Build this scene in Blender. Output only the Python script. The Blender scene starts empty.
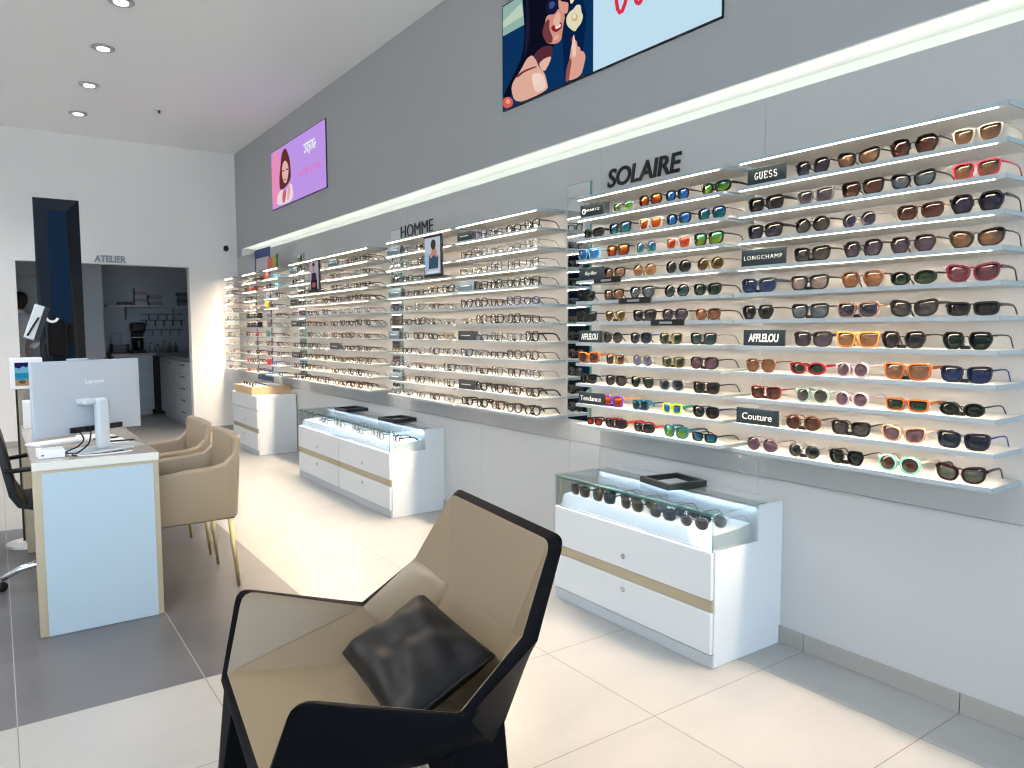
import bpy, bmesh, math, random
from mathutils import Vector, Matrix, Euler
rnd = random.Random(7)
S = bpy.context.scene
COL = S.collection
PI = math.pi
# ---------------------------------------------------------------- constants of the place (metres)
XW = 2.677      # plane of the long right wall
YB = 10.13      # plane of the end wall
ZC = 3.625      # ceiling
XF = 2.475      # front edge of the wall shelves
NSH = 12
ZB = [1.988 - k * .1057 for k in range(NSH)]   # undersides of the shelf boards
TH = .014

# ---------------------------------------------------------------- materials
def lin(c):
    return tuple(((v / 255) / 12.92 if v / 255 <= .04045 else ((v / 255 + .055) / 1.055) ** 2.4) for v in c) + (1,)
MATS = {}
def mat(name, c=(200, 200, 200), rough=.5, metal=0., spec=.5, emit=None, es=0., noise=0., nscale=8., alpha=1., coat=0., bump=0., bscale=200.):
    if name in MATS: return MATS[name]
    m = bpy.data.materials.new(name); m.use_nodes = True
    nt = m.node_tree; b = nt.nodes['Principled BSDF']
    b.inputs['Base Color'].default_value = lin(c)
    b.inputs['Roughness'].default_value = rough
    b.inputs['Metallic'].default_value = metal
    b.inputs['Specular IOR Level'].default_value = spec
    b.inputs['Coat Weight'].default_value = coat
    if emit:
        b.inputs['Emission Color'].default_value = lin(emit); b.inputs['Emission Strength'].default_value = es
    if noise:
        tc = nt.nodes.new('ShaderNodeTexCoord'); nz = nt.nodes.new('ShaderNodeTexNoise')
        nz.inputs['Scale'].default_value = nscale; nz.inputs['Detail'].default_value = 4
        mx = nt.nodes.new('ShaderNodeMix'); mx.data_type = 'RGBA'
        l = lin(c)
        mx.inputs[6].default_value = tuple(v * (1 - noise) for v in l[:3]) + (1,)
        mx.inputs[7].default_value = tuple(min(1, v * (1 + noise)) for v in l[:3]) + (1,)
        nt.links.new(tc.outputs['Object'], nz.inputs['Vector']); nt.links.new(nz.outputs['Fac'], mx.inputs[0])
        nt.links.new(mx.outputs[2], b.inputs['Base Color'])
    if bump:
        tc = nt.nodes.new('ShaderNodeTexCoord'); nz = nt.nodes.new('ShaderNodeTexNoise')
        nz.inputs['Scale'].default_value = bscale; nz.inputs['Detail'].default_value = 3
        bp = nt.nodes.new('ShaderNodeBump'); bp.inputs['Strength'].default_value = bump; bp.inputs['Distance'].default_value = .002
        nt.links.new(tc.outputs['Object'], nz.inputs['Vector']); nt.links.new(nz.outputs['Fac'], bp.inputs['Height'])
        nt.links.new(bp.outputs['Normal'], b.inputs['Normal'])
    MATS[name] = m
    return m
def emat(name, c, s=1.):
    if name in MATS: return MATS[name]
    m = bpy.data.materials.new(name); m.use_nodes = True; nt = m.node_tree
    nt.nodes.clear(); e = nt.nodes.new('ShaderNodeEmission'); o = nt.nodes.new('ShaderNodeOutputMaterial')
    e.inputs[0].default_value = lin(c); e.inputs[1].default_value = s
    nt.links.new(e.outputs[0], o.inputs[0]); MATS[name] = m
    return m
def glassmat(name, tint=(232, 246, 243), refl=.9, rough=.02):
    """clear pane: tinted see-through plus Fresnel reflection"""
    if name in MATS: return MATS[name]
    m = bpy.data.materials.new(name); m.use_nodes = True; nt = m.node_tree; nt.nodes.clear()
    t = nt.nodes.new('ShaderNodeBsdfTransparent'); g = nt.nodes.new('ShaderNodeBsdfGlossy'); f = nt.nodes.new('ShaderNodeFresnel')
    mx = nt.nodes.new('ShaderNodeMixShader'); o = nt.nodes.new('ShaderNodeOutputMaterial'); mu = nt.nodes.new('ShaderNodeMath'); mu.operation = 'MULTIPLY'
    t.inputs[0].default_value = lin(tint); g.inputs['Roughness'].default_value = rough; f.inputs[0].default_value = 1.45
    mu.inputs[1].default_value = refl
    nt.links.new(f.outputs[0], mu.inputs[0]); nt.links.new(mu.outputs[0], mx.inputs[0])
    nt.links.new(t.outputs[0], mx.inputs[1]); nt.links.new(g.outputs[0], mx.inputs[2]); nt.links.new(mx.outputs[0], o.inputs[0])
    MATS[name] = m
    return m
def lensmat(name, top, bot, clear_top=.05, clear_bot=.05, metal=0., rough=.03):
    """tinted lens: colour fades from the upper to the lower edge of the lens, partly see-through"""
    if name in MATS: return MATS[name]
    m = bpy.data.materials.new(name); m.use_nodes = True; nt = m.node_tree
    b = nt.nodes['Principled BSDF']; o = nt.nodes['Material Output']
    dk = lambda c: tuple(v * (.7 if metal else .3) for v in c)
    dl = lambda c: tuple(v * (.75 if metal else .66) for v in c)
    b.inputs['Roughness'].default_value = rough; b.inputs['Metallic'].default_value = metal; b.inputs['Specular IOR Level'].default_value = .16
    tc = nt.nodes.new('ShaderNodeTexCoord'); sp = nt.nodes.new('ShaderNodeSeparateXYZ'); mr = nt.nodes.new('ShaderNodeMapRange')
    mr.inputs[1].default_value = .15; mr.inputs[2].default_value = .85
    mx = nt.nodes.new('ShaderNodeMix'); mx.data_type = 'RGBA'
    mx.inputs[6].default_value = lin(dl(bot)); mx.inputs[7].default_value = lin(dk(top))
    ma = nt.nodes.new('ShaderNodeMapRange'); ma.inputs[3].default_value = clear_bot; ma.inputs[4].default_value = clear_top
    t = nt.nodes.new('ShaderNodeBsdfTransparent'); ms = nt.nodes.new('ShaderNodeMixShader')
    L = nt.links.new
    L(tc.outputs['Generated'], sp.inputs[0]); L(sp.outputs['Z'], mr.inputs[0]); L(mr.outputs[0], mx.inputs[0]); L(mr.outputs[0], ma.inputs[0])
    L(mx.outputs[2], b.inputs['Base Color']); L(mx.outputs[2], t.inputs[0]); L(ma.outputs[0], ms.inputs[0])
    L(b.outputs[0], ms.inputs[1]); L(t.outputs[0], ms.inputs[2]); L(ms.outputs[0], o.inputs[0])
    MATS[name] = m
    return m

# ---------------------------------------------------------------- mesh building
class MB:
    """collects shapes into one mesh"""
    def __init__(s): s.v = []; s.f = []; s.m = []; s.cur = 0
    def add(s, vs, fs, M=None):
        o = len(s.v)
        s.v += [tuple(M @ Vector(p)) if M else tuple(p) for p in vs]
        s.f += [tuple(i + o for i in f) for f in fs]; s.m += [s.cur] * len(fs)
        return s
    def box(s, x0, x1, y0, y1, z0, z1, M=None):
        vs = [(x, y, z) for z in (z0, z1) for y in (y0, y1) for x in (x0, x1)]
        return s.add(vs, [(0, 2, 3, 1), (4, 5, 7, 6), (0, 1, 5, 4), (2, 6, 7, 3), (0, 4, 6, 2), (1, 3, 7, 5)], M)
    def prism(s, pts, axis, a, b, M=None):
        """2-D outline extruded along an axis; pts are the two other coordinates in xyz order"""
        n = len(pts); vs = []
        for t in (a, b):
            for p, q in pts:
                vs.append({'x': (t, p, q), 'y': (p, t, q), 'z': (p, q, t)}[axis])
        fs = [tuple(range(n))[::-1], tuple(range(n, 2 * n))] + [(i, (i + 1) % n, n + (i + 1) % n, n + i) for i in range(n)]
        return s.add(vs, fs, M)
    def tube(s, path, r, n=8, M=None, flat=1.):
        """round (or flattened) rod along a path; r may be a list"""
        P = [Vector(p) for p in path]; k = len(P); vs = []; fs = []
        rr = r if isinstance(r, (list, tuple)) else [r] * k
        up = None
        for i in range(k):
            d = (P[min(i + 1, k - 1)] - P[max(i - 1, 0)]).normalized()
            if up is None:
                up = Vector((0, 0, 1)) if abs(d.z) < .9 else Vector((1, 0, 0))
            a = d.cross(up)
            if a.length < 1e-6: a = d.cross(Vector((0, 1, 0)))
            a.normalize(); b = a.cross(d).normalized(); up = b
            for j in range(n):
                t = 2 * PI * (j + .5) / n
                vs.append(P[i] + a * (math.cos(t) * rr[i] * flat) + b * (math.sin(t) * rr[i]))
        for i in range(k - 1):
            for j in range(n):
                fs.append((i * n + j, i * n + (j + 1) % n, (i + 1) * n + (j + 1) % n, (i + 1) * n + j))
        fs.append(tuple(range(n))[::-1]); fs.append(tuple(range((k - 1) * n, k * n)))
        return s.add(vs, fs, M)
    def lathe(s, prof, n=24, M=None):
        vs = []; fs = []; k = len(prof)
        for r, z in prof:
            for j in range(n):
                t = 2 * PI * j / n; vs.append((r * math.cos(t), r * math.sin(t), z))
        for i in range(k - 1):
            for j in range(n):
                fs.append((i * n + j, i * n + (j + 1) % n, (i + 1) * n + (j + 1) % n, (i + 1) * n + j))
        fs.append(tuple(range(n))[::-1]); fs.append(tuple(range((k - 1) * n, k * n)))
        return s.add(vs, fs, M)
    def mesh(s, name):
        me = bpy.data.meshes.new(name); me.from_pydata(s.v, [], s.f); me.update()
        for p, i in zip(me.polygons, s.m): p.material_index = i
        bm = bmesh.new(); bm.from_mesh(me); bmesh.ops.recalc_face_normals(bm, faces=bm.faces); bm.to_mesh(me); bm.free()
        return me
    def build(s, name, mats, parent=None, bevel=0., smooth=False, seg=2, loc=None):
        return link(name, s.mesh(name), mats, parent, bevel, smooth, seg, loc)
def link(name, me, mats, parent=None, bevel=0., smooth=False, seg=2, loc=None):
    o = bpy.data.objects.new(name, me); COL.objects.link(o)
    for m in (mats if isinstance(mats, (list, tuple)) else [mats]): me.materials.append(m)
    if loc is not None: o.location = loc
    if parent: o.parent = parent
    if bevel:
        b = o.modifiers.new('Bevel', 'BEVEL'); b.width = bevel; b.segments = seg; b.limit_method = 'ANGLE'; b.angle_limit = math.radians(40)
    if smooth:
        for p in me.polygons: p.use_smooth = True
    return o
def shade(o, ang=35):
    for p in o.data.polygons: p.use_smooth = True
    try:
        with bpy.context.temp_override(object=o, active_object=o, selected_objects=[o], selected_editable_objects=[o]):
            bpy.ops.object.shade_auto_smooth(angle=math.radians(ang))
    except Exception: pass
    return o
def tag(o, label=None, cat=None, group=None, kind=None):
    if label: o['label'] = label
    if cat: o['category'] = cat
    if group: o['group'] = group
    if kind: o['kind'] = kind
    return o
def thing(name, label, cat, loc=(0, 0, 0), rz=0., group=None):
    e = bpy.data.objects.new(name, None); COL.objects.link(e); e.empty_display_size = .1
    e.location = loc; e.rotation_euler = (0, 0, rz)
    return tag(e, label, cat, group)
def struct(o): o['kind'] = 'structure'; return o
ORD = ['', 'first', 'second', 'third', 'fourth', 'fifth', 'sixth', 'seventh', 'eighth', 'ninth', 'tenth', 'eleventh', 'twelfth']

def text_mesh(txt, w, h, depth=.004, bold=0., shear=0., space=1.):
    """lettering as a mesh in the plane x (right) / y (up), lower-left at the origin, fitted to w by h"""
    cu = bpy.data.curves.new('lettering', 'FONT'); cu.body = txt; cu.size = 1; cu.offset = bold; cu.shear = shear; cu.space_character = space
    cu.resolution_u = 4; cu.extrude = .05
    o = bpy.data.objects.new('lettering', cu); COL.objects.link(o)
    bpy.context.view_layer.update()
    me = bpy.data.meshes.new_from_object(o.evaluated_get(bpy.context.evaluated_depsgraph_get()))
    bpy.data.objects.remove(o); bpy.data.curves.remove(cu)
    xs = [v.co.x for v in me.vertices]; ys = [v.co.y for v in me.vertices]
    x0, x1, y0, y1 = min(xs), max(xs), min(ys), max(ys)
    for v in me.vertices:
        v.co = Vector(((v.co.x - x0) / (x1 - x0) * w, (v.co.y - y0) / (y1 - y0) * h, (v.co.z / .05 + 1) / 2 * depth))
    me.materials.clear(); me.name = 'lettering'
    return me
# frames for flat things that face the room from the right wall (u runs towards the camera = -y, v up, w out of the wall = -x)
def wallframe(x, y, z): return Matrix(((0, 0, -1, x), (-1, 0, 0, y), (0, 1, 0, z), (0, 0, 0, 1)))
def endframe(x, y, z): return Matrix(((1, 0, 0, x), (0, 0, -1, y), (0, 1, 0, z), (0, 0, 0, 1)))   # faces the camera along -y
def lettering(name, txt, w, h, F, m, parent=None, **k):
    me = text_mesh(txt, w, h, **k); me.transform(F)
    return link(name, me, m, parent)
def strokes(lines, w, h, r, F, name, m, parent, depth=.0015):
    """hand-drawn letters: polylines in a w by h field, drawn as flat bars"""
    mb = MB()
    for ln in lines:
        mb.tube([F @ Vector((a * w, b * h, depth)) for a, b in ln], r, 6)
    return mb.build(name, m, parent)
def picture(name, polys, w, h, F, parent, es=1., lift=.0004):
    """a flat screen or printed picture: coloured areas in a w by h field"""
    mb = MB(); mats = []; 
    for i, (c, pts) in enumerate(polys):
        if c not in mats: mats.append(c)
        mb.cur = mats.index(c)
        n = len(pts); z = i * lift
        mb.add([F @ Vector((a * w, b * h, z)) for a, b in pts], [tuple(range(n))])
    ms = [(emat('screen_%d_%d_%d_%g' % (*c, es), c, es) if es else mat('print_%d_%d_%d' % c, c, .4)) for c in mats]
    return mb.build(name, ms, parent)
def soften(pts, n=2):
    for _ in range(n):
        pts = [q for a, b in zip(pts, pts[1:] + pts[:1]) for q in ((a[0] * .78 + b[0] * .22, a[1] * .78 + b[1] * .22), (a[0] * .22 + b[0] * .78, a[1] * .22 + b[1] * .78))]
    return pts
def ell(cx, cy, rx, ry, n=20, a0=0): return [(cx + rx * math.cos(a0 + 2 * PI * i / n), cy + ry * math.sin(a0 + 2 * PI * i / n)) for i in range(n)]

WHITE = mat('white_lacquer', (226, 230, 233), .35)
WHITE2 = mat('white_shelf', (230, 228, 224), .55)
BLACKP = mat('black_plastic', (20, 21, 24), .45, spec=.3)
BLACKM = mat('black_matte', (9, 9, 11), .6, spec=.12)
CHROME = mat('chrome', (215, 217, 220), .12, 1.)
GOLD = mat('brushed_gold', (206, 190, 140), .4, .8)
BEIGE = mat('champagne_metal', (178, 166, 142), .4, .3)
PLATE = mat('slate_plate', (26, 40, 48), .5, spec=.2)
LETW = mat('white_lettering', (240, 240, 238), .5)
LETB = mat('black_lettering', (14, 16, 18), .4)
ACRYL = glassmat('clear_acrylic', (250, 252, 253), .8)
GLASS = glassmat('clear_glass', (250, 253, 252), .6)
GEDGE = mat('green_glass_edge', (86, 150, 142), .15)
BEDGE = mat('bluish_acrylic_edge', (150, 166, 174), .4)
LED = emat('led_strip', (255, 230, 198), 165.)
SLOTLED = emat('slot_led', (255, 255, 246), 9.)
MIRROR = mat('mirror_silver', (232, 236, 236), .02, 1.)
A= [[],[(1.624,0.138,'hex','bk','navyg'),(1.444,0.167,'cat','bk','brg'),(1.259,0.155,'hex','bk','brd'),(1.067,0.146,'square','cream','brg')],[(1.807,0.191,'square','bkT','gy'),(1.611,0.15,'square','clrgy','vig'),(1.431,0.156,'square','bk','brd'),(1.257,0.145,'cat','bk','blg'),(1.066,0.139,'square','red','brg')],[(1.806,0.196,'square','bkT','navyg'),(1.62,0.143,'round','bk','gyg'),(1.438,0.135,'round','rimless','navyg'),(1.231,0.15,'brow','brgold','brd'),(1.06,0.15,'hex','bkT','navyg')],[(1.619,0.148,'square','bk','gyg'),(1.422,0.145,'hex','bk','vig'),(1.251,0.149,'geo','bkbr','vig'),(1.057,0.153,'cat','dkbr','brg')],[(1.849,0.16,'square','navyT','bl'),(1.626,0.153,'square','bk','blpk'),(1.421,0.149,'geo','brn','amb'),(1.246,0.159,'oval','bk','grn'),(1.064,0.149,'cat','burg','pkg')],[(1.851,0.151,'geo','bk','gy'),(1.621,0.157,'square','bk','blg'),(1.434,0.155,'square','rose','navyg'),(1.241,0.156,'cat','bkT','gyg'),(1.06,0.149,'rect','bkT','gy')],[(1.606,0.164,'square','tortd','vig'),(1.431,0.155,'square','orange','brg'),(1.271,0.15,'hex','bkpk','gy'),(1.072,0.148,'geo','bk','grd')],[(1.831,0.141,'geo','brn','amb'),(1.624,0.15,'oval','redT','grn'),(1.447,0.124,'round','pink','plg'),(1.255,0.156,'square','tort','brg'),(1.071,0.149,'square','navy','bl')],[(1.805,0.139,'square','dkred','brd'),(1.602,0.136,'round','sage','gyg'),(1.446,0.128,'round','pink','plg'),(1.251,0.143,'rect','tort','grn'),(1.079,0.139,'oval','bk','grd')],[(1.637,0.148,'round','brn','brd'),(1.447,0.143,'square','bk','gyg'),(1.26,0.151,'cat','rosebg','plg'),(1.071,0.153,'square','navy','bld')],[(1.817,0.155,'round','plum','plg'),(1.629,0.131,'round','silver','grd'),(1.46,0.134,'geo','bk','grd'),(1.27,0.146,'round','mint','brd'),(1.074,0.145,'cat','bkred','grg')]]
B= [[],[(2.632,0.145,'sport','silver','mgr'),(2.447,0.146,'pantos','bk','mor'),(2.283,0.134,'pantos','bk','mbl'),(2.076,0.157,'sport','bkT','mgr')],[(2.845,0.152,'sport','bkT','gy'),(2.649,0.153,'square','bk','mte'),(2.446,0.146,'square','clear','mor'),(2.273,0.14,'pantos','bk','mbl'),(2.09,0.159,'pantos','gun','mte')],[(2.876,0.155,'square','bluec','mbl'),(2.662,0.155,'square','bk','mor'),(2.47,0.135,'round','rimless','mte'),(2.274,0.146,'square','clear','mre'),(2.101,0.166,'square','bk','mgr')],[(2.685,0.15,'brow','dkbr','brg'),(2.479,0.155,'round','gold','amb'),(2.272,0.146,'round','gun','grd'),(2.093,0.144,'round','gold','olv')],[(2.894,0.133,'square','bk','grd'),(2.688,0.143,'square','dkbr','brg'),(2.497,0.157,'aviator','bk','blg'),(2.28,0.165,'round','gun','tel'),(2.107,0.146,'brow','bk','grn')],[(2.893,0.149,'square','bk','grd'),(2.677,0.15,'aviator','gold','olv'),(2.479,0.15,'square','bk','gy'),(2.29,0.154,'pantos','bk','vig'),(2.103,0.14,'brow','brn','amb')],[(2.693,0.13,'round','bk','gyg'),(2.501,0.145,'pantos','navy','bld'),(2.312,0.144,'square','gold','grn'),(2.125,0.148,'square','gun','tel')],[(2.873,0.156,'square','tort','brd'),(2.675,0.136,'square','gold','brd'),(2.486,0.131,'round','silver','vbl'),(2.295,0.138,'square','gold','grn'),(2.118,0.148,'pantos','dkbr','plg')],[(2.876,0.133,'square','bk','grd'),(2.67,0.158,'pantos','bk','gyg'),(2.488,0.152,'aviator','gun','grn'),(2.303,0.145,'pantos','gry','bld'),(2.105,0.136,'square','dkbr','gy')],[(2.691,0.145,'square','purple','mor'),(2.496,0.106,'square','teal','bld'),(2.297,0.115,'square','neon','mbl'),(2.106,0.142,'pantos','navy','gy')],[(2.824,0.108,'rect','bkred','mre'),(2.672,0.151,'sport','bkredT','gy'),(2.479,0.138,'sport','bkredT','gy'),(2.275,0.143,'square','teal','mgr'),(2.112,0.138,'rect','bk','mte')]]
P1= [((150,185,175),[(0.002,0.998),(0.122,0.998),(0.135,0.714),(0.002,0.719)]),((196,214,196),[(0.002,0.86),(0.12,0.931),(0.129,0.801),(0.002,0.796)]),((14,16,34),[(0.122,0.998),(0.131,0.867),(0.135,0.741),(0.137,0.589),(0.121,0.425),(0.066,0.287),(0.013,0.169),(0.002,0.091),(0.037,0.025),(0.061,0.164),(0.112,0.295),(0.174,0.383),(0.217,0.403),(0.299,0.35),(0.315,0.465),(0.331,0.91)]),((214,152,130),[(0.26,0.682),(0.299,0.659),(0.331,0.682),(0.354,0.628),(0.362,0.577),(0.354,0.527),(0.348,0.45),(0.343,0.397),(0.323,0.382),(0.291,0.402),(0.259,0.445),(0.246,0.524)]),((120,62,66),[(0.255,0.635),(0.282,0.637),(0.277,0.55),(0.299,0.453),(0.293,0.407),(0.259,0.445),(0.238,0.544)]),((226,160,142),[(0.325,0.757),(0.354,0.767),(0.381,0.685),(0.377,0.595),(0.354,0.609),(0.331,0.669)]),((20,26,60),[(0.261,0.799),(0.295,0.804),(0.325,0.764),(0.331,0.688),(0.307,0.646),(0.271,0.685),(0.259,0.735)]),((18,18,40),[(0.335,0.779),(0.392,0.787),(0.392,0.662),(0.37,0.696),(0.339,0.731)]),((60,84,140),[(0.277,0.777),(0.299,0.775),(0.314,0.736),(0.299,0.711),(0.282,0.714)]),((150,34,48),[(0.288,0.553),(0.315,0.562),(0.348,0.545),(0.345,0.491),(0.315,0.481),(0.293,0.523)]),((244,236,230),[(0.309,0.542),(0.343,0.536),(0.34,0.51),(0.315,0.509)]),((92,44,56),[(0.193,0.395),(0.242,0.422),(0.299,0.388),(0.293,0.29),(0.254,0.228),(0.217,0.283)]),((236,190,172),[(0.217,0.283),(0.254,0.307),(0.293,0.296),(0.282,0.247),(0.252,0.177)]),((232,178,160),[(0.049,0.201),(0.116,0.305),(0.152,0.387),(0.184,0.395),(0.21,0.315),(0.217,0.27),(0.254,0.175),(0.267,0.087),(0.275,0.005),(0.083,0.002)]),((248,214,200),[(0.174,0.235),(0.242,0.184),(0.26,0.092),(0.263,0.031),(0.199,0.027)]),((110,64,60),[(0.084,0.273),(0.134,0.292),(0.208,0.276),(0.21,0.259),(0.139,0.272),(0.093,0.246)]),((228,166,148),[(0.376,0.006),(0.379,0.121),(0.389,0.214),(0.396,0.296),(0.408,0.343),(0.424,0.317),(0.426,0.272),(0.441,0.248),(0.441,0.22),(0.456,0.204),(0.468,0.158),(0.461,0.096),(0.445,0.003)]),((150,84,78),[(0.366,0.009),(0.37,0.115),(0.39,0.207),(0.4,0.168),(0.389,0.075),(0.384,0.003)]),((150,30,40),[(0.406,0.345),(0.405,0.336),(0.404,0.331),(0.401,0.329),(0.399,0.331),(0.396,0.337),(0.395,0.345),(0.394,0.355),(0.395,0.363),(0.396,0.368),(0.399,0.37),(0.401,0.368),(0.404,0.362),(0.405,0.354)]),((236,226,190),[(0.37,0.558),(0.385,0.594),(0.407,0.599),(0.422,0.624),(0.444,0.601),(0.445,0.551),(0.456,0.493),(0.444,0.442),(0.43,0.43),(0.415,0.399),(0.389,0.453),(0.373,0.498)]),((206,190,140),[(0.429,0.51),(0.428,0.497),(0.423,0.489),(0.417,0.488),(0.41,0.494),(0.403,0.507),(0.399,0.523),(0.397,0.54),(0.398,0.553),(0.403,0.561),(0.41,0.562),(0.417,0.555),(0.423,0.543),(0.428,0.527)]),((242,236,210),[(0.42,0.528),(0.419,0.52),(0.417,0.515),(0.413,0.514),(0.409,0.518),(0.405,0.525),(0.403,0.534),(0.402,0.544),(0.403,0.551),(0.405,0.556),(0.409,0.557),(0.413,0.553),(0.417,0.546),(0.419,0.537)]),((214,96,90),[(0.069,0.032),(0.065,0.01),(0.056,0.002),(0.042,0.002),(0.027,0.004),(0.013,0.024),(0.004,0.05),(0.002,0.077),(0.004,0.1),(0.014,0.113),(0.027,0.115),(0.043,0.104),(0.056,0.084),(0.066,0.059)]),((240,160,140),[(0.052,0.054),(0.05,0.044),(0.046,0.038),(0.04,0.037),(0.033,0.042),(0.027,0.051),(0.023,0.062),(0.022,0.074),(0.023,0.085),(0.027,0.091),(0.034,0.092),(0.04,0.087),(0.046,0.078),(0.05,0.066)])]
P2= [((242,150,196),[(0.002,0.982),(0.201,0.977),(0.139,0.019),(0.002,0.009)]),((222,152,222),[(0.201,0.977),(0.317,0.976),(0.272,0.044),(0.139,0.019)]),((104,50,48),[(0.211,0.83),(0.243,0.92),(0.301,0.945),(0.341,0.859),(0.379,0.725),(0.393,0.579),(0.396,0.393),(0.338,0.324),(0.236,0.271),(0.164,0.3),(0.161,0.494),(0.191,0.673)]),((236,190,180),[(0.245,0.718),(0.295,0.742),(0.348,0.646),(0.352,0.505),(0.314,0.37),(0.268,0.353),(0.228,0.465),(0.219,0.612)]),((80,40,44),[(0.224,0.598),(0.27,0.589),(0.269,0.566),(0.229,0.574)]),((80,40,44),[(0.299,0.59),(0.343,0.583),(0.343,0.56),(0.303,0.564)]),((196,90,96),[(0.253,0.435),(0.305,0.432),(0.298,0.402),(0.264,0.407)]),((246,226,232),[(0.108,0.176),(0.132,0.24),(0.208,0.283),(0.278,0.208),(0.366,0.313),(0.42,0.29),(0.438,0.006),(0.109,0.03)]),((200,110,120),[(0.22,0.23),(0.279,0.254),(0.306,0.22),(0.272,0.044),(0.214,0.041)]),((240,170,180),[(0.321,0.238),(0.351,0.296),(0.383,0.259),(0.349,0.063),(0.315,0.052)]),((236,246,252),[(0.633,0.822),(0.839,0.819),(0.843,0.785),(0.637,0.784)])]
# ================================================================ ROOM SHELL
def tile_floor():
    m = bpy.data.materials.new('floor_tiles'); m.use_nodes = True; nt = m.node_tree; b = nt.nodes['Principled BSDF']
    N = nt.nodes.new; L = nt.links.new
    tc = N('ShaderNodeTexCoord'); sp = N('ShaderNodeSeparateXYZ'); L(tc.outputs['Object'], sp.inputs[0])
    def mth(op, a, c=None, d=None):
        n = N('ShaderNodeMath'); n.operation = op
        for i, v in enumerate((a, c, d)):
            if v is None: continue
            if isinstance(v, (int, float)): n.inputs[i].default_value = v
            else: L(v, n.inputs[i])
        return n.outputs[0]
    X = mth('ADD', sp.outputs['X'], 60.0 - .002); Y = mth('ADD', sp.outputs['Y'], 60.0 - 1.12)
    tx = mth('DIVIDE', X, .6); ty = mth('DIVIDE', Y, .6)
    fx = mth('FRACT', tx); fy = mth('FRACT', ty)
    g = .0028
    def edge(f): return mth('LESS_THAN', mth('MINIMUM', f, mth('SUBTRACT', 1., f)), g)
    grout = mth('MAXIMUM', edge(fx), edge(fy))
    cell = N('ShaderNodeCombineXYZ'); L(mth('FLOOR', tx), cell.inputs[0]); L(mth('FLOOR', ty), cell.inputs[1])
    wn = N('ShaderNodeTexWhiteNoise'); wn.noise_dimensions = '3D'; L(cell.outputs[0], wn.inputs[0])
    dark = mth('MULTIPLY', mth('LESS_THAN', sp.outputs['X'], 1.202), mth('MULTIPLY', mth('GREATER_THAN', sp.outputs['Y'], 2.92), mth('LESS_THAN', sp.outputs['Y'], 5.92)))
    mp = N('ShaderNodeMapping'); mp.inputs['Scale'].default_value = (1.2, 3.2, 1); L(tc.outputs['Object'], mp.inputs[0])
    nz = N('ShaderNodeTexNoise'); nz.inputs['Scale'].default_value = 1.6; nz.inputs['Detail'].default_value = 6; nz.inputs['Distortion'].default_value = .6; L(mp.outputs[0], nz.inputs[0])
    var = mth('ADD', mth('MULTIPLY', nz.outputs['Fac'], .7), mth('MULTIPLY', wn.outputs['Value'], .3))
    def mix(f, a, c):
        n = N('ShaderNodeMix'); n.data_type = 'RGBA'
        L(f, n.inputs[0]) if not isinstance(f, float) else None
        for i, v in ((6, a), (7, c)):
            if isinstance(v, tuple): n.inputs[i].default_value = v
            else: L(v, n.inputs[i])
        return n.outputs[2]
    light = mix(var, lin((142, 143, 143)), lin((166, 166, 165)))
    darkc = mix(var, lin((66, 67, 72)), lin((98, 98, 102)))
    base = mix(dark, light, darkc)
    gcol = mix(mth('MULTIPLY', dark, edge(fx)), mix(dark, lin((104, 101, 98)), lin((84, 84, 88))), lin((150, 148, 146)))  # lengthwise joints in the dark field painted lighter, standing for reflected light
    L(mix(grout, base, gcol), b.inputs['Base Color'])
    b.inputs['Roughness'].default_value = .33
    rr = N('ShaderNodeMapRange'); rr.inputs[3].default_value = .26; rr.inputs[4].default_value = .42; L(nz.outputs['Fac'], rr.inputs[0]); L(rr.outputs[0], b.inputs['Roughness'])
    return m
XL, YF = -3.4, -3.2
YA = 13.5; XA = 2.74; XAL = -1.2     # the back workshop
UPG = mat('upper_wall_grey', (166, 169, 173), .6)
LOWG = mat('lower_wall_panel', (188, 190, 191), .5)
BACKW = mat('end_wall_white', (228, 228, 228), .6)
CEIL = mat('ceiling_white', (249, 249, 249), .85)
WSW = mat('workshop_wall', (176, 184, 196), .7)
struct(MB().box(XL - .2, XA + .2, YF - .2, YA + .2, -.1, 0).build('floor', tile_floor()))
struct(MB().box(XL - .2, XW + .45, YF - .2, YB + .0, ZC, ZC + .1).build('ceiling', CEIL))
struct(MB().box(XW, XW + .4, YF, YB, 2.388, ZC).build('wall_right_upper', UPG))
# lower wall: laminate panels about 0.97 m wide with fine joints
mb = MB(); seams = [YF, -1.91, -.94, .02, 1.96, 2.98, 3.24, 4.18, 5.22, 5.5, 6.45, 7.5, 7.8, 8.36, 8.62, 9.2, 9.62, YB]
for a, b in zip(seams, seams[1:]):
    mb.box(XW, XW + .02, a + .0007, b - .0007, .0, .694); mb.box(XW, XW + .02, a + .0007, b - .0007, .6956, 2.29)
struct(mb.build('wall_right', LOWG))
struct(MB().box(XW + .02, XW + .1535, YF, YB, 0, 2.288).build('wall_right_core', mat('wall_core', (150, 150, 150), .8)))
struct(MB().box(XW + .1535, XW + .4, YF, YB, 0, 2.388).build('trim_1', mat('slot_white', (226, 230, 226), .6)))
struct(MB().box(XW, XW + .1535, 9.9, YB, 2.288, 2.388).build('trim_2', UPG))
wl = thing('slot_lamp', 'bright linear lamp lying in the long slot between upper and lower wall', 'lamp')
MB().box(XW + .05, XW + .075, -2.0, 9.85, 2.29, 2.297).build('lamp_profile', mat('alu', (190, 190, 190), .4, .8), wl)
MB().box(XW + .052, XW + .073, -2.0, 9.85, 2.2972, 2.301).build('diffuser', SLOTLED, wl)
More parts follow.
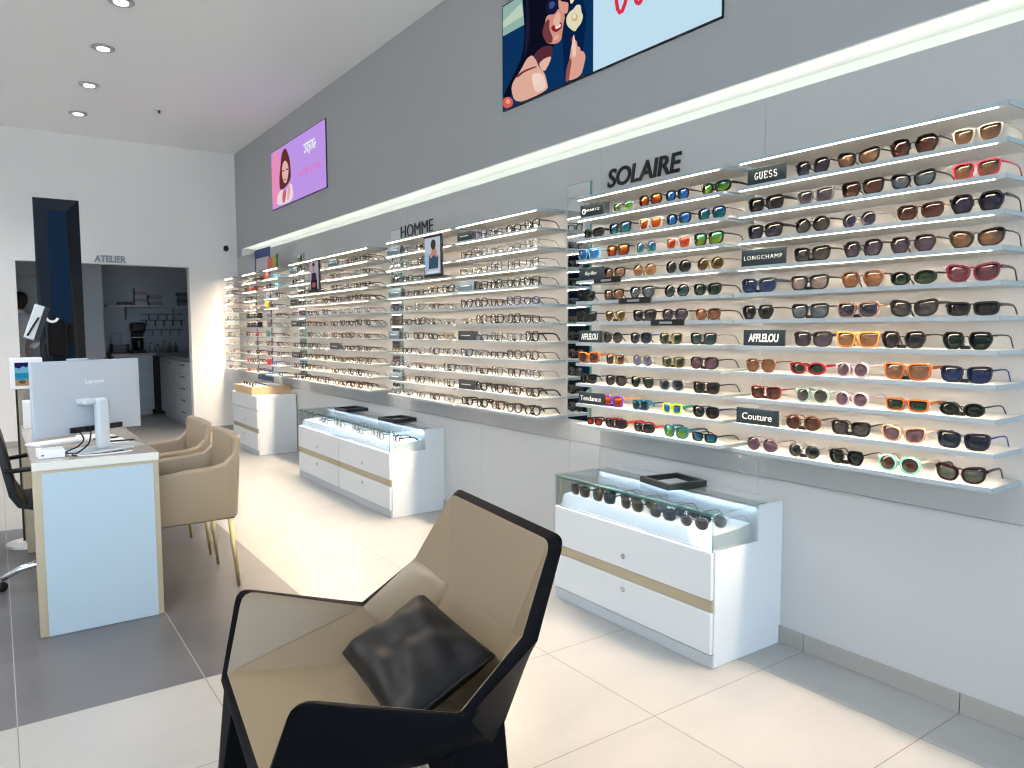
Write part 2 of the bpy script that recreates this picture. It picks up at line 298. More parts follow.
# ceiling of the slot is painted white
struct(MB().box(XW + .002, XW + .1535, YF, 9.9, 2.3835, 2.388).build('trim_3', mat('slot_white', (226, 230, 226), .6)))
# end wall with the workshop opening
OX0, OX1, OZ = .229, 2.072, 2.137
mb = MB().box(XL, OX0, YB, YB + .14, 0, ZC).box(OX1, XW + .4, YB, YB + .14, 0, ZC).box(OX0, OX1, YB, YB + .14, OZ, ZC)
struct(mb.build('wall_back', BACKW))
struct(MB().box(XL - .15, XL, YF, YB, 0, ZC).build('wall_left', BACKW))
# street front behind the camera: plinth, header, posts, panes
FR = mat('dark_frame', (60, 62, 66), .4)
mb = MB().box(XL, XW, YF - .15, YF, 3.25, ZC).box(XL, XW, YF - .15, YF, 0, .12)
for x in (XL, -1.45, .55, XW - .12): mb.box(x, x + .12, YF - .15, YF, .12, 3.25)
struct(mb.build('wall_front', FR))
struct(MB().box(XL + .12, XW - .12, YF - .09, YF - .08, .12, 3.25).build('window_1', GLASS))
struct(MB().box(-20, 20, -34, YF - .2, -.12, -.05).build('pavement', mat('pavement_grey', (196, 194, 190), .8)))
# baseboards
TILEB = mat('baseboard_tile', (158, 156, 152), .4, noise=.05, nscale=3)
mb = MB()
y = YF
k = 0
for a, b in [(YF, .52), (.521, 1.12), (1.121, 1.72), (1.721, 2.75)] + [(2.76 + i * .6, 3.359 + i * .6) for i in range(12)]:
    mb.box(XW - .009, XW, a, min(b, YB) - .003, .001, .072)
struct(mb.build('baseboard_right', TILEB))
struct(MB().box(XL, OX0 - .0, YB - .009, YB, .001, .075).box(OX1, XW - .01, YB - .009, YB, .001, .075).build('baseboard_back', TILEB))
# ---- workshop shell
struct(MB().box(XA, XA + .1, YB + .14, YA + .1, 0, 2.7).build('wall_workshop_east', WSW))
struct(MB().box(XAL - .1, XA + .1, YA, YA + .1, 0, 2.7).build('wall_workshop_north', WSW))
struct(MB().box(XAL - .1, XAL, YB + .14, YA + .1, 0, 2.7).build('wall_workshop_west', WSW))
struct(MB().box(XAL - .1, XA + .1, YB + .14, YA + .1, 2.7, 2.8).build('ceiling_workshop', CEIL))
struct(MB().box(XAL, 1.30, 12.1, 12.2, 0, 2.7).build('wall_partition', WSW))
dr = MB().box(.16, .98, 12.075, 12.1, .0, 2.1)
struct(dr.build('door_1', mat('door_grey', (150, 152, 158), .5), bevel=.004))
struct(MB().box(.08, .16, 12.07, 12.1, 0, 2.18).box(.98, 1.06, 12.07, 12.1, 0, 2.18).box(.08, 1.06, 12.07, 12.1, 2.1, 2.18).build('trim_4', mat('door_frame_grey', (176, 178, 182), .5)))

# ================================================================ CEILING FITTINGS
for i, y in enumerate((9.12, 8.02, 6.93, 5.9, 4.82, 3.74, 2.66, 1.58, .5, -.58, -1.66) + (9.12, 8.0, 6.9, 5.8, 4.7, 3.6, 2.5, 1.4, .3)):
    xd = .829 if i < 11 else -1.45  # second row is added out of view to brighten the room
    lab = ['round recessed ceiling downlight closest to the end wall', 'round recessed ceiling downlight, second from the end wall', 'round recessed ceiling downlight, third from the end wall',
           'round recessed ceiling downlight cut by the upper picture edge, fourth from the end wall'][i] if i < 4 else ('recessed ceiling downlight overhead, %s from the end wall' % ORD[i + 1] if i < 11 else 'recessed ceiling downlight of the far row, %s from the end wall' % ORD[i - 10])
    t = thing('ceiling_downlight', lab, 'lamp', (xd, y, ZC), 0, 'row of ceiling downlights' if i < 11 else 'far row of ceiling downlights')
    MB().lathe([(.052, -.001), (.085, -.001), (.088, -.008), (.080, -.014), (.056, -.012)], 28).build('ring', mat('ring_grey', (176, 178, 182), .35, .3), t, smooth=True)
    MB().lathe([(.001, -.008), (.046, -.008), (.046, -.0165), (.001, -.0165)], 24).build('lens', emat('spot_glow', (250, 252, 255), 9.), t)
    ld = bpy.data.lights.new('downlight_beam', 'SPOT'); ld.energy = 10 if i < 11 else 105; ld.color = (1, .99, .975); ld.spot_size = math.radians(104 if i < 11 else 142); ld.spot_blend = .7 if i < 11 else .45; ld.shadow_soft_size = .05 if i < 11 else .11
    lo = bpy.data.objects.new('beam', ld); COL.objects.link(lo); lo.parent = t; lo.location = (0, 0, -.06)
t = thing('smoke_detector', 'tiny pale detector with dark centre on the ceiling', 'detector', (1.504, 8.49, ZC))
MB().lathe([(.03, -.001), (.045, -.001), (.045, -.012), (.03, -.016)], 20).build('base', mat('ring_white', (235, 236, 238), .3), t)
MB().lathe([(.004, -.016), (.014, -.016), (.012, -.04), (.004, -.045)], 12).build('sensor', BLACKP, t)
t = thing('security_camera', 'small white camera with black eye on the end wall corner', 'camera', (2.53, YB, 2.32))
MB().box(-.025, .025, -.03, -.001, -.07, .04).build('housing', mat('ring_white', (235, 236, 238), .3), t, bevel=.006)
MB().lathe([(.002, .05), (.022, .042), (.033, .02), (.033, 0), (.022, -.022), (.002, -.03)], 16, Matrix.Translation((-.005, -.05, .07))).build('eye', BLACKP, t, smooth=True)

# ================================================================ WALL LETTERING
def wall_sign(txt, y0, y1, z0, h, label, bold, shear, space=1.):
    o = lettering('wall_lettering', txt, y0 - y1, h, wallframe(XW - .001, y0, z0), LETB, depth=.006, bold=bold, shear=shear, space=space)
    tag(o, label, 'lettering')
wall_sign('SOLAIRE', 2.925, 2.415, 2.068, .095, 'black slanted capital letters SOLAIRE on the grey wall', .020, .16, .95)
wall_sign('HOMME', 5.33, 4.81, 2.052, .095, 'black capital letters HOMME on the grey wall', -.008, 0)
o = lettering('wall_lettering', 'ATELIER', .342, .082, endframe(1.015, YB - .001, 2.158), mat('letter_steel', (128, 140, 156), .5, .0), depth=.012, bold=.03, shear=.06)
tag(o, 'steel grey capital letters ATELIER above the dark opening', 'lettering')

# ================================================================ ADVERT SCREENS
def advert(y0, y1, z0, z1, label, polys):
    w, h = y0 - y1, z1 - z0
    t = thing('advert_screen', label, 'screen', (XW, (y0 + y1) / 2, z0))
    MB().box(-.012, -.001, -w / 2, w / 2, 0, h).build('housing', BLACKP, t, bevel=.001)
    F = Matrix.Translation((-.0122, w / 2 - .005, .007)) @ Matrix(((0, 0, -1, 0), (-1, 0, 0, 0), (0, 1, 0, 0), (0, 0, 0, 1)))
    o = picture('screen_picture', polys, w - .010, h - .014, F, t, .95, .0002)
    return t, F, w - .010, h - .014
EXTRA1 = [((240, 186, 164), [(.30, .60), (.33, .66), (.345, .60), (.335, .52), (.31, .54)]), ((236, 176, 156), [(.30, .42), (.33, .41), (.335, .45), (.31, .46)]), ((28, 30, 56), [(.15, .95), (.165, .9), (.175, .6), (.15, .42), (.135, .40), (.15, .6)]),
    ((250, 222, 208), [(.185, .19), (.215, .2), (.235, .14), (.215, .08), (.19, .11)]), ((250, 240, 214), [(.39, .70), (.405, .74), (.42, .72), (.41, .66), (.395, .65)]), ((222, 206, 164), [(.425, .78), (.44, .76), (.445, .69), (.43, .66)]), ((252, 206, 190), [(.40, .30), (.41, .40), (.42, .30), (.425, .2), (.405, .18)])]
BG = lambda c: (c, [(0, 0), (1, 0), (1, 1), (0, 1)])
t, F, w, h = advert(3.885, 2.184, 2.687, 3.325, 'wide advert screen of a woman with sunglasses and a cream rose',
    [BG((12, 52, 98)), ((200, 232, 250), [(.501, 0), (1, 0), (1, 1), (.501, 1)]), ((6, 34, 74), [(.36, 0), (.44, 0), (.47, .5), (.40, 1), (.33, 1)])] + [(c_, soften(p_) if i_ > 1 else p_) for i_, (c_, p_) in enumerate(P1)] + [(c_, soften(p_)) for c_, p_ in EXTRA1])
RED = emat('screen_red', (226, 50, 78), .95)
def arc(cx, cy, rx, ry, a, b, n=12): return [(cx + rx * math.cos(math.radians(a + (b - a) * i / n)), cy + ry * math.sin(math.radians(a + (b - a) * i / n))) for i in range(n + 1)]
def serif_word(ch):
    G = [arc(.52, .5, .42, .5, 50, 330), [(.62, .42), (1.0, .42)], [(.86, .42), (.80, .16)]]
    U = [[(.16, 1), (.14, .3)] + arc(.46, .3, .32, .3, 180, 350) + [(.86, 1)], [(.0, 1), (.34, 1)], [(.7, 1), (1, 1)]]
    E_ = [[(.2, 0), (.2, 1)], [(.05, 1), (.85, 1), (.87, .8)], [(.05, 0), (.88, 0), (.92, .22)], [(.2, .52), (.66, .52)]]
    Sx = [arc(.48, .74, .34, .26, 30, 250) + arc(.5, .25, .36, .25, 80, -160)]
    return {'G': G, 'U': U, 'E': E_, 'S': Sx}[ch]
def serif_lines(word, x0, y0, cw, chh, adv, sh):
    out = []
    for i, c in enumerate(word):
        for ln in serif_word(c): out.append([(x0 + i * adv + a * cw + sh * b * chh, y0 + b * chh) for a, b in ln])
    return out
strokes(serif_lines('GUESS', .598, .36, .064, .5, .079, .03), w, h, .0095, F, 'lettering', RED, t, depth=.012)
t, F, w, h = advert(8.545, 6.865, 2.692, 3.34, 'wide lilac advert screen showing a girl with long hair',
    [BG((198, 156, 240))] + [(c_, soften(p_, 1 if i_ < 2 else 2)) for i_, (c_, p_) in enumerate(P2)])
me = text_mesh('Style', .34, .12, .001, .02, .3); me.transform(F @ Matrix.Translation((.655 * w, .62 * h, .006))); link('lettering', me, emat('screen_white', (236, 246, 252), .95), t)
me = text_mesh('VOTRE STYLE', .66, .055, .001, .01); me.transform(F @ Matrix.Translation((.53 * w, .34 * h, .006))); link('lettering', me, emat('screen_pink', (236, 120, 190), .95), t)

# ================================================================ SHELVES
BAYS = {  # y0, y1, words for the labels
 'A': (.97, 1.945, 'bay nearest the camera'), 'B': (2.008, 2.945, 'bay under SOLAIRE'),
 'C': (3.27, 4.165, 'bay between SOLAIRE and HOMME'), 'D': (4.21, 5.21, 'bay under HOMME'),
 'E': (5.54, 6.435, 'bay left of HOMME'), 'F': (6.475, 7.485, 'bay under the lilac screen'),
 'G': (7.84, 8.36, 'narrow bay with coloured signs'), 'H': (8.64, 9.20, 'narrow bay before the corner'), 'I': (9.63, 10.05, 'narrow bay in the corner')}
for b, (y0, y1, words_) in BAYS.items():
    w = y1 - y0
    bmB = MB().box(.0021, XW - .0005 - XF, .004, w, 0, TH).mesh('board'); bmF = MB().box(0, .002, .004, w, -.0013, TH).mesh('edge_band'); bmF.materials.append(mat('edge_band_grey', (172, 184, 192), .4))  # board front painted darker for the cool light it gets; lip hides LEDs
    bmE = MB().box(0, XW - .0005 - XF, 0, .004, 0, TH).mesh('end_cap')
    bmL = MB().box(.0045, .0105, .035, w - .012, -.0008, -.0001).mesh('light_strip')
    bmB.materials.append(WHITE2); bmE.materials.append(BEDGE); bmL.materials.append(LED)
    for k in range(NSH):
        t = thing('wall_shelf', 'white shelf board, %s from the top, %s' % (ORD[k + 1], words_), 'shelf', (XF, y0, ZB[k]), 0, 'shelves of the ' + words_)
        for n, me in (('board', bmB), ('end_cap', bmE), ('edge_band', bmF)) + ((('light_strip', bmL),) if k < NSH - 1 else ()):
            o = bpy.data.objects.new(n, me); COL.objects.link(o); o.parent = t
# mirrors on the wall behind the shelf ends
for y0, y1, w_ in ((3.05, 3.245, 'tall narrow wall mirror beside the shelves under SOLAIRE'), (5.32, 5.50, 'tall narrow wall mirror beside the shelves under HOMME'), (7.56, 7.74, 'tall narrow wall mirror beside the lilac screen bay')):
    t = thing('wall_mirror', w_, 'mirror', (XW, y0, .82), 0, 'narrow wall mirrors')
    MB().box(-.012, -.001, 0, y1 - y0, 0, 1.31).build('backing', GEDGE, t)
    MB().box(-.0128, -.0122, .003, y1 - y0 - .003, .003, 1.307).build('mirror_face', MIRROR, t)

# ================================================================ SPECTACLES
def outline(shape, n=22):
    if shape in ('hex', 'geo', 'aviator'):
        P = {'hex': [(-.5, .06), (-.36, .44), (-.1, .5), (.3, .5), (.5, .22), (.46, -.1), (.28, -.46), (-.02, -.5), (-.34, -.42)],
             'geo': [(-.5, .1), (-.38, .46), (0, .5), (.38, .46), (.5, .1), (.42, -.2), (.24, -.5), (-.24, -.5), (-.44, -.2)],
             'aviator': [(-.4, .42), (0, .5), (.4, .46), (.5, .2), (.44, -.18), (.22, -.46), (0, -.5), (-.24, -.36), (-.44, 0), (-.5, .26)]}[shape]
        out = []
        for i, p in enumerate(P):
            q = P[(i + 1) % len(P)]
            for s_ in (0.12, .5, .88): out.append((p[0] + (q[0] - p[0]) * s_, p[1] + (q[1] - p[1]) * s_))
        return out[::-1] if sum(a[0] * b[1] - b[0] * a[1] for a, b in zip(out, out[1:] + out[:1])) < 0 else out
    eu, el, tilt, taper = {'round': (2, 2, 0, 0), 'oval': (2.1, 2.1, .04, 0), 'square': (4.2, 3.2, .06, .22), 'rect': (5, 3.4, .04, .16),
                           'cat': (3.4, 2.5, .22, .22), 'pantos': (3.4, 2.1, .02, .0), 'brow': (4, 2.2, .06, .04), 'sport': (3.2, 2.4, .10, .1)}[shape]
    out = []
    for i in range(n):
        a = 2 * PI * i / n; c, s = math.cos(a), math.sin(a); e = eu if s > 0 else el
        u = .5 * math.copysign(abs(c) ** (2 / e), c); v = .5 * math.copysign(abs(s) ** (2 / e), s)
        u *= 1 + taper * v
        v += tilt * u * (1 if v > -.1 else .5)
        out.append((u, v))
    return out
DIM = {'round': (.049, .047), 'oval': (.054, .037), 'square': (.054, .045), 'rect': (.055, .034), 'cat': (.056, .045), 'hex': (.056, .051), 'geo': (.054, .048),
       'aviator': (.057, .050), 'pantos': (.050, .043), 'brow': (.053, .043), 'sport': (.062, .040)}
CACHE = {}
def spec_meshes(shape, style, W):
    """front frame, lens, temple meshes; front faces -x, local y across, z up, lowest lens point at z=0"""
    W = round(W / .006) * .006
    key = (shape, style, W)
    if key in CACHE: return CACHE[key]
    t, tw, tht = {'thin': (.0017, .0014, .0017), 'mid': (.0029, .0022, .0034), 'thick': (.0040, .0024, .0058), 'none': (.0007, .0012, .0013)}[style]
    lw, lh = DIM[shape]
    br = .018; k = (W - .008 - br) / (2 * lw) ; k = min(max(k, .72), 1.22)
    lw *= k; lh *= (1 + k) / 2
    P = [(u * lw, v * lh) for u, v in outline(shape)]
    n = len(P); cyo = br / 2 + lw / 2
    zmin = min(v for u, v in P) - t
    wrap = lambda y: (2.2 if shape == 'sport' else 1.1) * y * y
    def off(P, d):
        out = []
        for i in range(n):
            a = Vector(P[i - 1]); b = Vector(P[(i + 1) % n]); d_ = (b - a).normalized(); nn = Vector((d_.y, -d_.x)); out.append((P[i][0] + nn.x * d, P[i][1] + nn.y * d))
        return out
    O, I = off(P, t), off(P, -t * .5)
    D = .0035 if style in ('thin', 'none') else .0055
    mb = MB()
    for sd in (1, -1):
        vs = []
        for R, dx in ((O, 0), (O, D), (I, D), (I, 0)):
            for u, v in R:
                y = sd * (cyo + u); vs.append((wrap(y) + dx, y, v - zmin))
        fs = []
        for r in range(4):
            for i in range(n):
                j = (i + 1) % n; fs.append((r * n + i, r * n + j, ((r + 1) % 4) * n + j, ((r + 1) % 4) * n + i))
        mb.add(vs, fs)
    vt = max(v for u, v in P)
    inner = min(range(n), key=lambda i: abs(P[i][0] + lw / 2) + abs(P[i][1] - vt * .35)); zi = P[inner][1] - zmin; yi = cyo + P[inner][0] + t * .2
    br_r = max(.0014, t * .62)
    mb.tube([(D / 2, yi, zi), (D / 2 - .001, yi * .5, zi + .004), (D / 2 - .0012, 0, zi + .005), (D / 2 - .001, -yi * .5, zi + .004), (D / 2, -yi, zi)], br_r, 6)
    if shape == 'aviator': mb.tube([(D / 2, yi + .004, zi + .011), (D / 2, 0, zi + .012), (D / 2, -yi - .004, zi + .011)], br_r, 6)
    zt = (vt - zmin) * .80; yo = cyo + lw / 2
    for sd in (1, -1):                       # end pieces and nose pads
        mb.tube([(wrap(yo) + D / 2, sd * (yo - .002), zt), (wrap(yo) + D * .9, sd * (yo + t + .003), zt + .001)], max(tw, tht * .5), 6, flat=.8)
        mb.tube([(D, sd * (br / 2 + .002), zi - .008), (D + .006, sd * (br / 2 - .001), zi - .012)], .0018, 6)
    front = mb.mesh('front_frame')
    lenses = []
    for sd in (1, -1):
        m2 = MB(); vs = []
        for dx in (D * .3, D * .3 + .0016):
            for u, v in P:
                y = sd * (cyo + u); vs.append((wrap(y) + dx, y, v - zmin))
        c = len(vs)
        for dx in (D * .3 - .0012, D * .3 + .0004): vs.append((wrap(cyo) + dx, sd * cyo, -zmin))
        fs = [(i, (i + 1) % n, n + (i + 1) % n, n + i) for i in range(n)]
        fs += [(c, (i + 1) % n, i) for i in range(n)] + [(c + 1, n + i, n + (i + 1) % n) for i in range(n)]
        me = m2.add(vs, fs).mesh('lens')
        for p in me.polygons: p.use_smooth = True
        lenses.append(me)
    temples = []
    ye = yo + t + .003; xs = wrap(yo) + D
    for sd in (1, -1):
        m3 = MB()
        zz = zt + .001
        m3.tube([(xs - .002, sd * ye, zz), (xs + .012, sd * ye, zz), (xs + .05, sd * ye * .99, zz + .001), (xs + .098, sd * ye * .97, zz - .001), (xs + .118, sd * ye * .96, zz - .008), (xs + .138, sd * ye * .94, .010), (xs + .146, sd * ye * .93, tht * .5 + .0006)],
                [tht, tht, tht * .8, tht * .7, tht * .8, tht * .9, tht * .6], 6, flat=min(1, tw / tht))
        temples.append(m3.mesh('temple'))
    tagm = MB().box(D + .007, D + .018, -.004, .022, .0008, .0125).mesh('security_tag')
    flatm = MB()
    for me in [front] + temples:
        flatm.add([v.co[:] for v in me.vertices], [tuple(p.vertices) for p in me.polygons])
    whole = flatm.mesh('eyeglasses')
    CACHE[key] = (front, lenses, temples, tagm, whole, zt)
    return CACHE[key]
def put(me, name, m, parent):
    o = bpy.data.objects.new(name, me); COL.objects.link(o); o.parent = parent
    if not me.materials: me.materials.append(None)
    o.material_slots[0].link = 'OBJECT'; o.material_slots[0].material = m
    return o
FRAMES = {  # name: colour, style, words, metal, temple colour
 'bk': ((16, 16, 18), 'mid', 'black'), 'bkT': ((14, 14, 16), 'thick', 'thick black'), 'clrgy': ((120, 120, 128), 'mid', 'smoky grey'), 'cream': ((232, 218, 196), 'mid', 'cream'),
 'red': ((206, 60, 80), 'mid', 'coral red'), 'rimless': ((196, 190, 186), 'none', 'rimless'), 'brgold': ((70, 44, 30), 'mid', 'brown and gold', (196, 160, 90)), 'bkbr': ((46, 32, 30), 'mid', 'dark brown'),
 'dkbr': ((44, 30, 22), 'mid', 'dark brown'), 'navyT': ((26, 44, 66), 'thick', 'thick teal blue'), 'brn': ((104, 64, 42), 'mid', 'brown'), 'burg': ((104, 20, 44), 'thick', 'burgundy', (24, 18, 26)),
 'rose': ((140, 104, 98), 'mid', 'dusty rose', (150, 124, 96)), 'tortd': ((40, 32, 34), 'thick', 'mottled black'), 'orange': ((226, 146, 58), 'thick', 'amber orange'), 'bkpk': ((36, 28, 34), 'mid', 'black and pink'),
 'redT': ((150, 26, 42), 'thick', 'crimson'), 'pink': ((206, 180, 194), 'mid', 'lilac pink'), 'tort': ((178, 98, 44), 'thick', 'tortoiseshell'), 'navy': ((26, 30, 48), 'mid', 'navy', (30, 56, 150)),
 'dkred': ((108, 36, 36), 'mid', 'dark red'), 'sage': ((150, 176, 166), 'thick', 'sage green'), 'rosebg': ((206, 162, 136), 'mid', 'peach'), 'plum': ((110, 84, 96), 'thin', 'plum'), 'silver': ((190, 190, 194), 'thin', 'silver'),
 'mint': ((140, 214, 196), 'thick', 'mint green', (200, 190, 170)), 'bkred': ((40, 12, 20), 'thick', 'black and red'), 'clear': ((206, 204, 200), 'mid', 'clear'), 'gun': ((54, 54, 58), 'thin', 'thin gunmetal'), 'gold': ((190, 160, 100), 'thin', 'thin gold'),
 'bluec': ((110, 170, 200), 'mid', 'clear blue'), 'gry': ((128, 134, 142), 'mid', 'grey'), 'purple': ((96, 50, 160), 'thick', 'purple', (240, 150, 60)), 'teal': ((30, 92, 116), 'thick', 'teal'),
 'neon': ((206, 232, 70), 'thick', 'neon yellow', (40, 150, 120)), 'bkredT': ((34, 32, 36), 'thick', 'black and red', (190, 50, 46))}
LENS = {
 'navyg': ((22, 24, 44), (70, 72, 98), 'navy'), 'brg': ((56, 36, 30), (196, 148, 116), 'fading brown'), 'brd': ((62, 38, 36), (100, 62, 56), 'brown'), 'gy': ((26, 26, 30), (50, 50, 56), 'grey'), 'gyg': ((32, 32, 36), (98, 96, 98), 'fading grey'),
 'vig': ((36, 34, 56), (110, 100, 122), 'violet grey'), 'blg': ((26, 36, 54), (130, 150, 170), 'fading blue'), 'bl': ((24, 40, 92), (44, 66, 128), 'blue'), 'bld': ((26, 34, 52), (44, 60, 84), 'blue grey'), 'blpk': ((52, 78, 106), (214, 190, 184), 'blue to pink'),
 'amb': ((124, 64, 34), (208, 150, 110), 'amber'), 'grn': ((24, 50, 40), (40, 70, 54), 'green'), 'grd': ((18, 34, 34), (28, 46, 44), 'dark green'), 'grg': ((32, 52, 52), (150, 160, 146), 'fading green'), 'pkg': ((70, 30, 50), (156, 100, 116), 'pink'),
 'plg': ((80, 54, 76), (146, 116, 136), 'plum'), 'olv': ((70, 54, 24), (96, 78, 36), 'olive'), 'tel': ((30, 62, 70), (50, 86, 92), 'teal'), 'vbl': ((70, 74, 140), (160, 164, 214), 'violet'),
 'mgr': ((16, 120, 96), (150, 190, 60), 'green mirror'), 'mor': ((214, 110, 30), (200, 70, 30), 'orange mirror'), 'mbl': ((40, 90, 190), (40, 130, 200), 'blue mirror'), 'mte': ((36, 70, 140), (40, 140, 140), 'teal mirror'), 'mre': ((200, 40, 30), (220, 90, 50), 'red mirror')}
def lens_of(k):
    a, b, w_ = LENS[k]
    if 'mirror' in w_: return lensmat('lens_' + k, a, b, 0, 0, .55, .12)
    fade = sum(b) - sum(a) > 120
    return lensmat('lens_' + k, a, b, .03, .22 if fade else .05)
SHW = {'round': 'round', 'oval': 'oval', 'square': 'square', 'rect': 'rectangular', 'cat': 'cat-eye', 'hex': 'hexagonal', 'geo': 'angular', 'aviator': 'aviator', 'pantos': 'soft round', 'brow': 'browline', 'sport': 'wraparound'}
def sunglasses(x, y, z, W, shape, fk, lk, where, group, tagged=False, rz=0.):
    f = FRAMES[fk]
    front, lenses, temples, tagm, whole, zt = spec_meshes(shape, f[1], W)
    fm = mat('frame_' + fk, tuple(v * .86 for v in f[0]), .2, .7 if f[1] in ('thin', 'none') and fk != 'plum' else 0.)
    tm = mat('temple_' + fk, tuple(v * .86 for v in f[3]), .25) if len(f) > 3 else fm
    t = thing('sunglasses', '%s %s sunglasses with %s lenses, %s' % (f[2], SHW[shape], LENS[lk][2], where), 'sunglasses', (x, y, z + .0004), rz, group)
    put(front, 'front_frame', fm, t)
    for me in lenses: put(me, 'lens', lens_of(lk), t)
    for me in temples: put(me, 'temple', tm, t)
    if tagged: put(tagm, 'security_tag', BLACKP, t)
    return t
for bay, rows in (('A', A), ('B', B)):
    words_ = {'A': 'nearest bay', 'B': 'bay under SOLAIRE'}[bay]; sw = {'A': 'nearest-bay shelf', 'B': 'SOLAIRE shelf'}[bay]
    for r, row in enumerate(rows):
        for i, (y, W, shape, fk, lk) in enumerate(row):
            Wc = min(W, .156); y = y + W / 2 - Wc / 2 if W > .165 else y
            sunglasses(XF + .020, y, ZB[r] + TH, Wc, shape, fk, lk, '%s from left, %s %s' % (ORD[i + 1], ORD[r], sw), 'sunglasses on the ' + words_, tagged=(i * 7 + r * 3) % 5 in (0, 2) and r > 3, rz=math.radians(rnd.uniform(-3, 3)))
# optical frames
EYE = {'bk': ((18, 18, 20), 'mid', 'black'), 'bkT': ((18, 18, 20), 'thick', 'heavy black'), 'br': ((58, 38, 30), 'mid', 'brown'), 'tort': ((72, 46, 32), 'thick', 'tortoiseshell'), 'navy': ((34, 42, 72), 'mid', 'navy'), 'gun': ((70, 70, 76), 'thin', 'thin gunmetal'),
       'silver': ((130, 132, 138), 'thin', 'thin silver'), 'gold': ((140, 116, 78), 'thin', 'thin gold'), 'gry': ((120, 124, 130), 'mid', 'grey'), 'red': ((150, 40, 46), 'mid', 'red'), 'green': ((60, 96, 84), 'mid', 'green'), 'clear': ((190, 180, 168), 'mid', 'pale clear'),
       'pink': ((226, 140, 160), 'mid', 'pink'), 'blue': ((60, 110, 180), 'mid', 'blue'), 'coral': ((222, 96, 90), 'thick', 'coral'), 'cyan': ((110, 190, 214), 'thick', 'light blue')}
PAL = {'C': ['bk', 'bkT', 'bk', 'gun', 'br', 'navy', 'silver', 'gun', 'bk', 'gold'], 'D': ['gun', 'bk', 'gun', 'br', 'silver', 'bk', 'gry', 'gold', 'navy'], 'E': ['bk', 'bk', 'gry', 'br', 'navy', 'bk', 'gry', 'gun', 'tort'],
       'F': ['bk', 'br', 'gry', 'tort', 'bk', 'silver', 'gun', 'navy'], 'G': ['bk', 'navy', 'gry', 'tort', 'cyan', 'blue', 'br'], 'H': ['br', 'bk', 'gry', 'tort', 'clear', 'navy', 'red', 'clear'], 'I': ['clear', 'br', 'gry', 'tort', 'clear', 'gold', 'bk']}
SH = ['rect', 'square', 'pantos', 'rect', 'round', 'square', 'cat', 'oval', 'rect', 'hex']
SIGNED = {'C': (1, 4, 7, 10), 'D': (1, 4, 7, 10), 'E': (1, 8), 'F': (1, 4, 6, 9), 'G': (1, 4, 7, 10), 'H': (5, 6)}
CLEARL = glassmat('demo_lens', (252, 253, 253), .3, .12)
rr = random.Random(3)
for bay in 'CDEFGHI':
    y0, y1, words_ = BAYS[bay]
    n = {'G': 3, 'H': 3, 'I': 2}.get(bay, 5)
    for r in range(1, NSH):
        left = y1 - (.19 if r in SIGNED.get(bay, ()) else .015)
        if bay == 'H' and r in (5, 6): continue
        if bay == 'D' and r <= 3: right = 4.60
        elif bay == 'F' and r <= 3: right = 6.86
        else: right = y0 + .02
        m = max(1, min(n, int((left - right) / .165)))
        style_run = rr.random()
        for i in range(m):
            y = left - .075 - i * ((left - right - .15) / max(1, m - 1) if m > 1 else 0)
            fk = rr.choice(PAL[bay]) if rr.random() < .7 else PAL[bay][(r * 3) % len(PAL[bay])]
            if bay == 'C' and r in (10, 11): fk = ['bkT', 'bkT', 'br', 'bkT', 'bkT'][i % 5]
            if bay == 'C' and r == 3: fk = 'gun'
            shape = 'pantos' if bay == 'C' and r in (10, 11) else rr.choice(SH)
            f = EYE[fk]
            front, lenses, temples, tagm, whole, zt = spec_meshes(shape, f[1], .138)
            fm = mat('eyeframe_' + fk, f[0], .35, .6 if f[1] == 'thin' else 0.)
            lab = '%s %s eyeglasses, %s from left, %s shelf of %s' % (f[2], SHW[shape], ORD[i + 1], ORD[r], words_)
            x, z, rz = XF + .02 + rr.uniform(0, .006), ZB[r] + TH + .0004, math.radians(rr.uniform(-5, 5))
            t = thing('eyeglasses', lab, 'eyeglasses', (x, y, z), rz, 'eyeglasses on the ' + words_)
            if bay in 'CDE':
                put(front, 'front_frame', fm, t)
                for me in temples: put(me, 'temple', fm, t)
                if bay in 'CD':
                    for me in lenses: put(me, 'lens', CLEARL, t)
                if rr.random() < .55: put(tagm, 'security_tag', BLACKP, t)
            else:
                put(whole, 'frame', fm, t)

# ================================================================ SIGN PLATES ON THE SHELVES
def sign(bay, r, ya, yb, label, kind='txt', txt='', h=.062, plate=PLATE, serif=False, **k):
    y0 = max(ya, yb); w = abs(ya - yb)
    y1b = BAYS[bay][1]
    if y0 > y1b - .004: y0 = y1b - .004
    t = thing('sign_plate', label, 'sign', (XF + .012, y0, ZB[r] + TH), 0, 'sign plates on the shelves')
    MB().box(.004, .012, -w, 0, .0005, h).build('plate', plate, t, bevel=.001)
    MB().box(.0125, .034, -w - .012, .003, .0005, h - .004).build('holder', ACRYL, t)
    F = Matrix.Translation((.0035, 0, 0)) @ Matrix(((0, 0, -1, 0), (-1, 0, 0, 0), (0, 1, 0, 0), (0, 0, 0, 1)))
    if kind == 'txt':
        tw, th_ = k.pop('tw', .72) * w, k.pop('th', .38) * h
        me = text_mesh(txt, tw, th_, .0012, **k); me.transform(F @ Matrix.Translation(((w - tw) / 2, (h - th_) / 2, 0))); link('lettering', me, LETW, t)
    elif kind == 'serif':
        strokes(serif_lines(txt, .2, .32, .10, .38, .125, 0), w, h, .0017, F, 'lettering', LETW, t, depth=.001)
    elif kind == 'bars':
        strokes([[(.22, .5), (.78, .5)]], w, h, .0028, F, 'lettering', mat('pale_print', (190, 200, 206), .5), t, depth=.001)
    return t, F, w
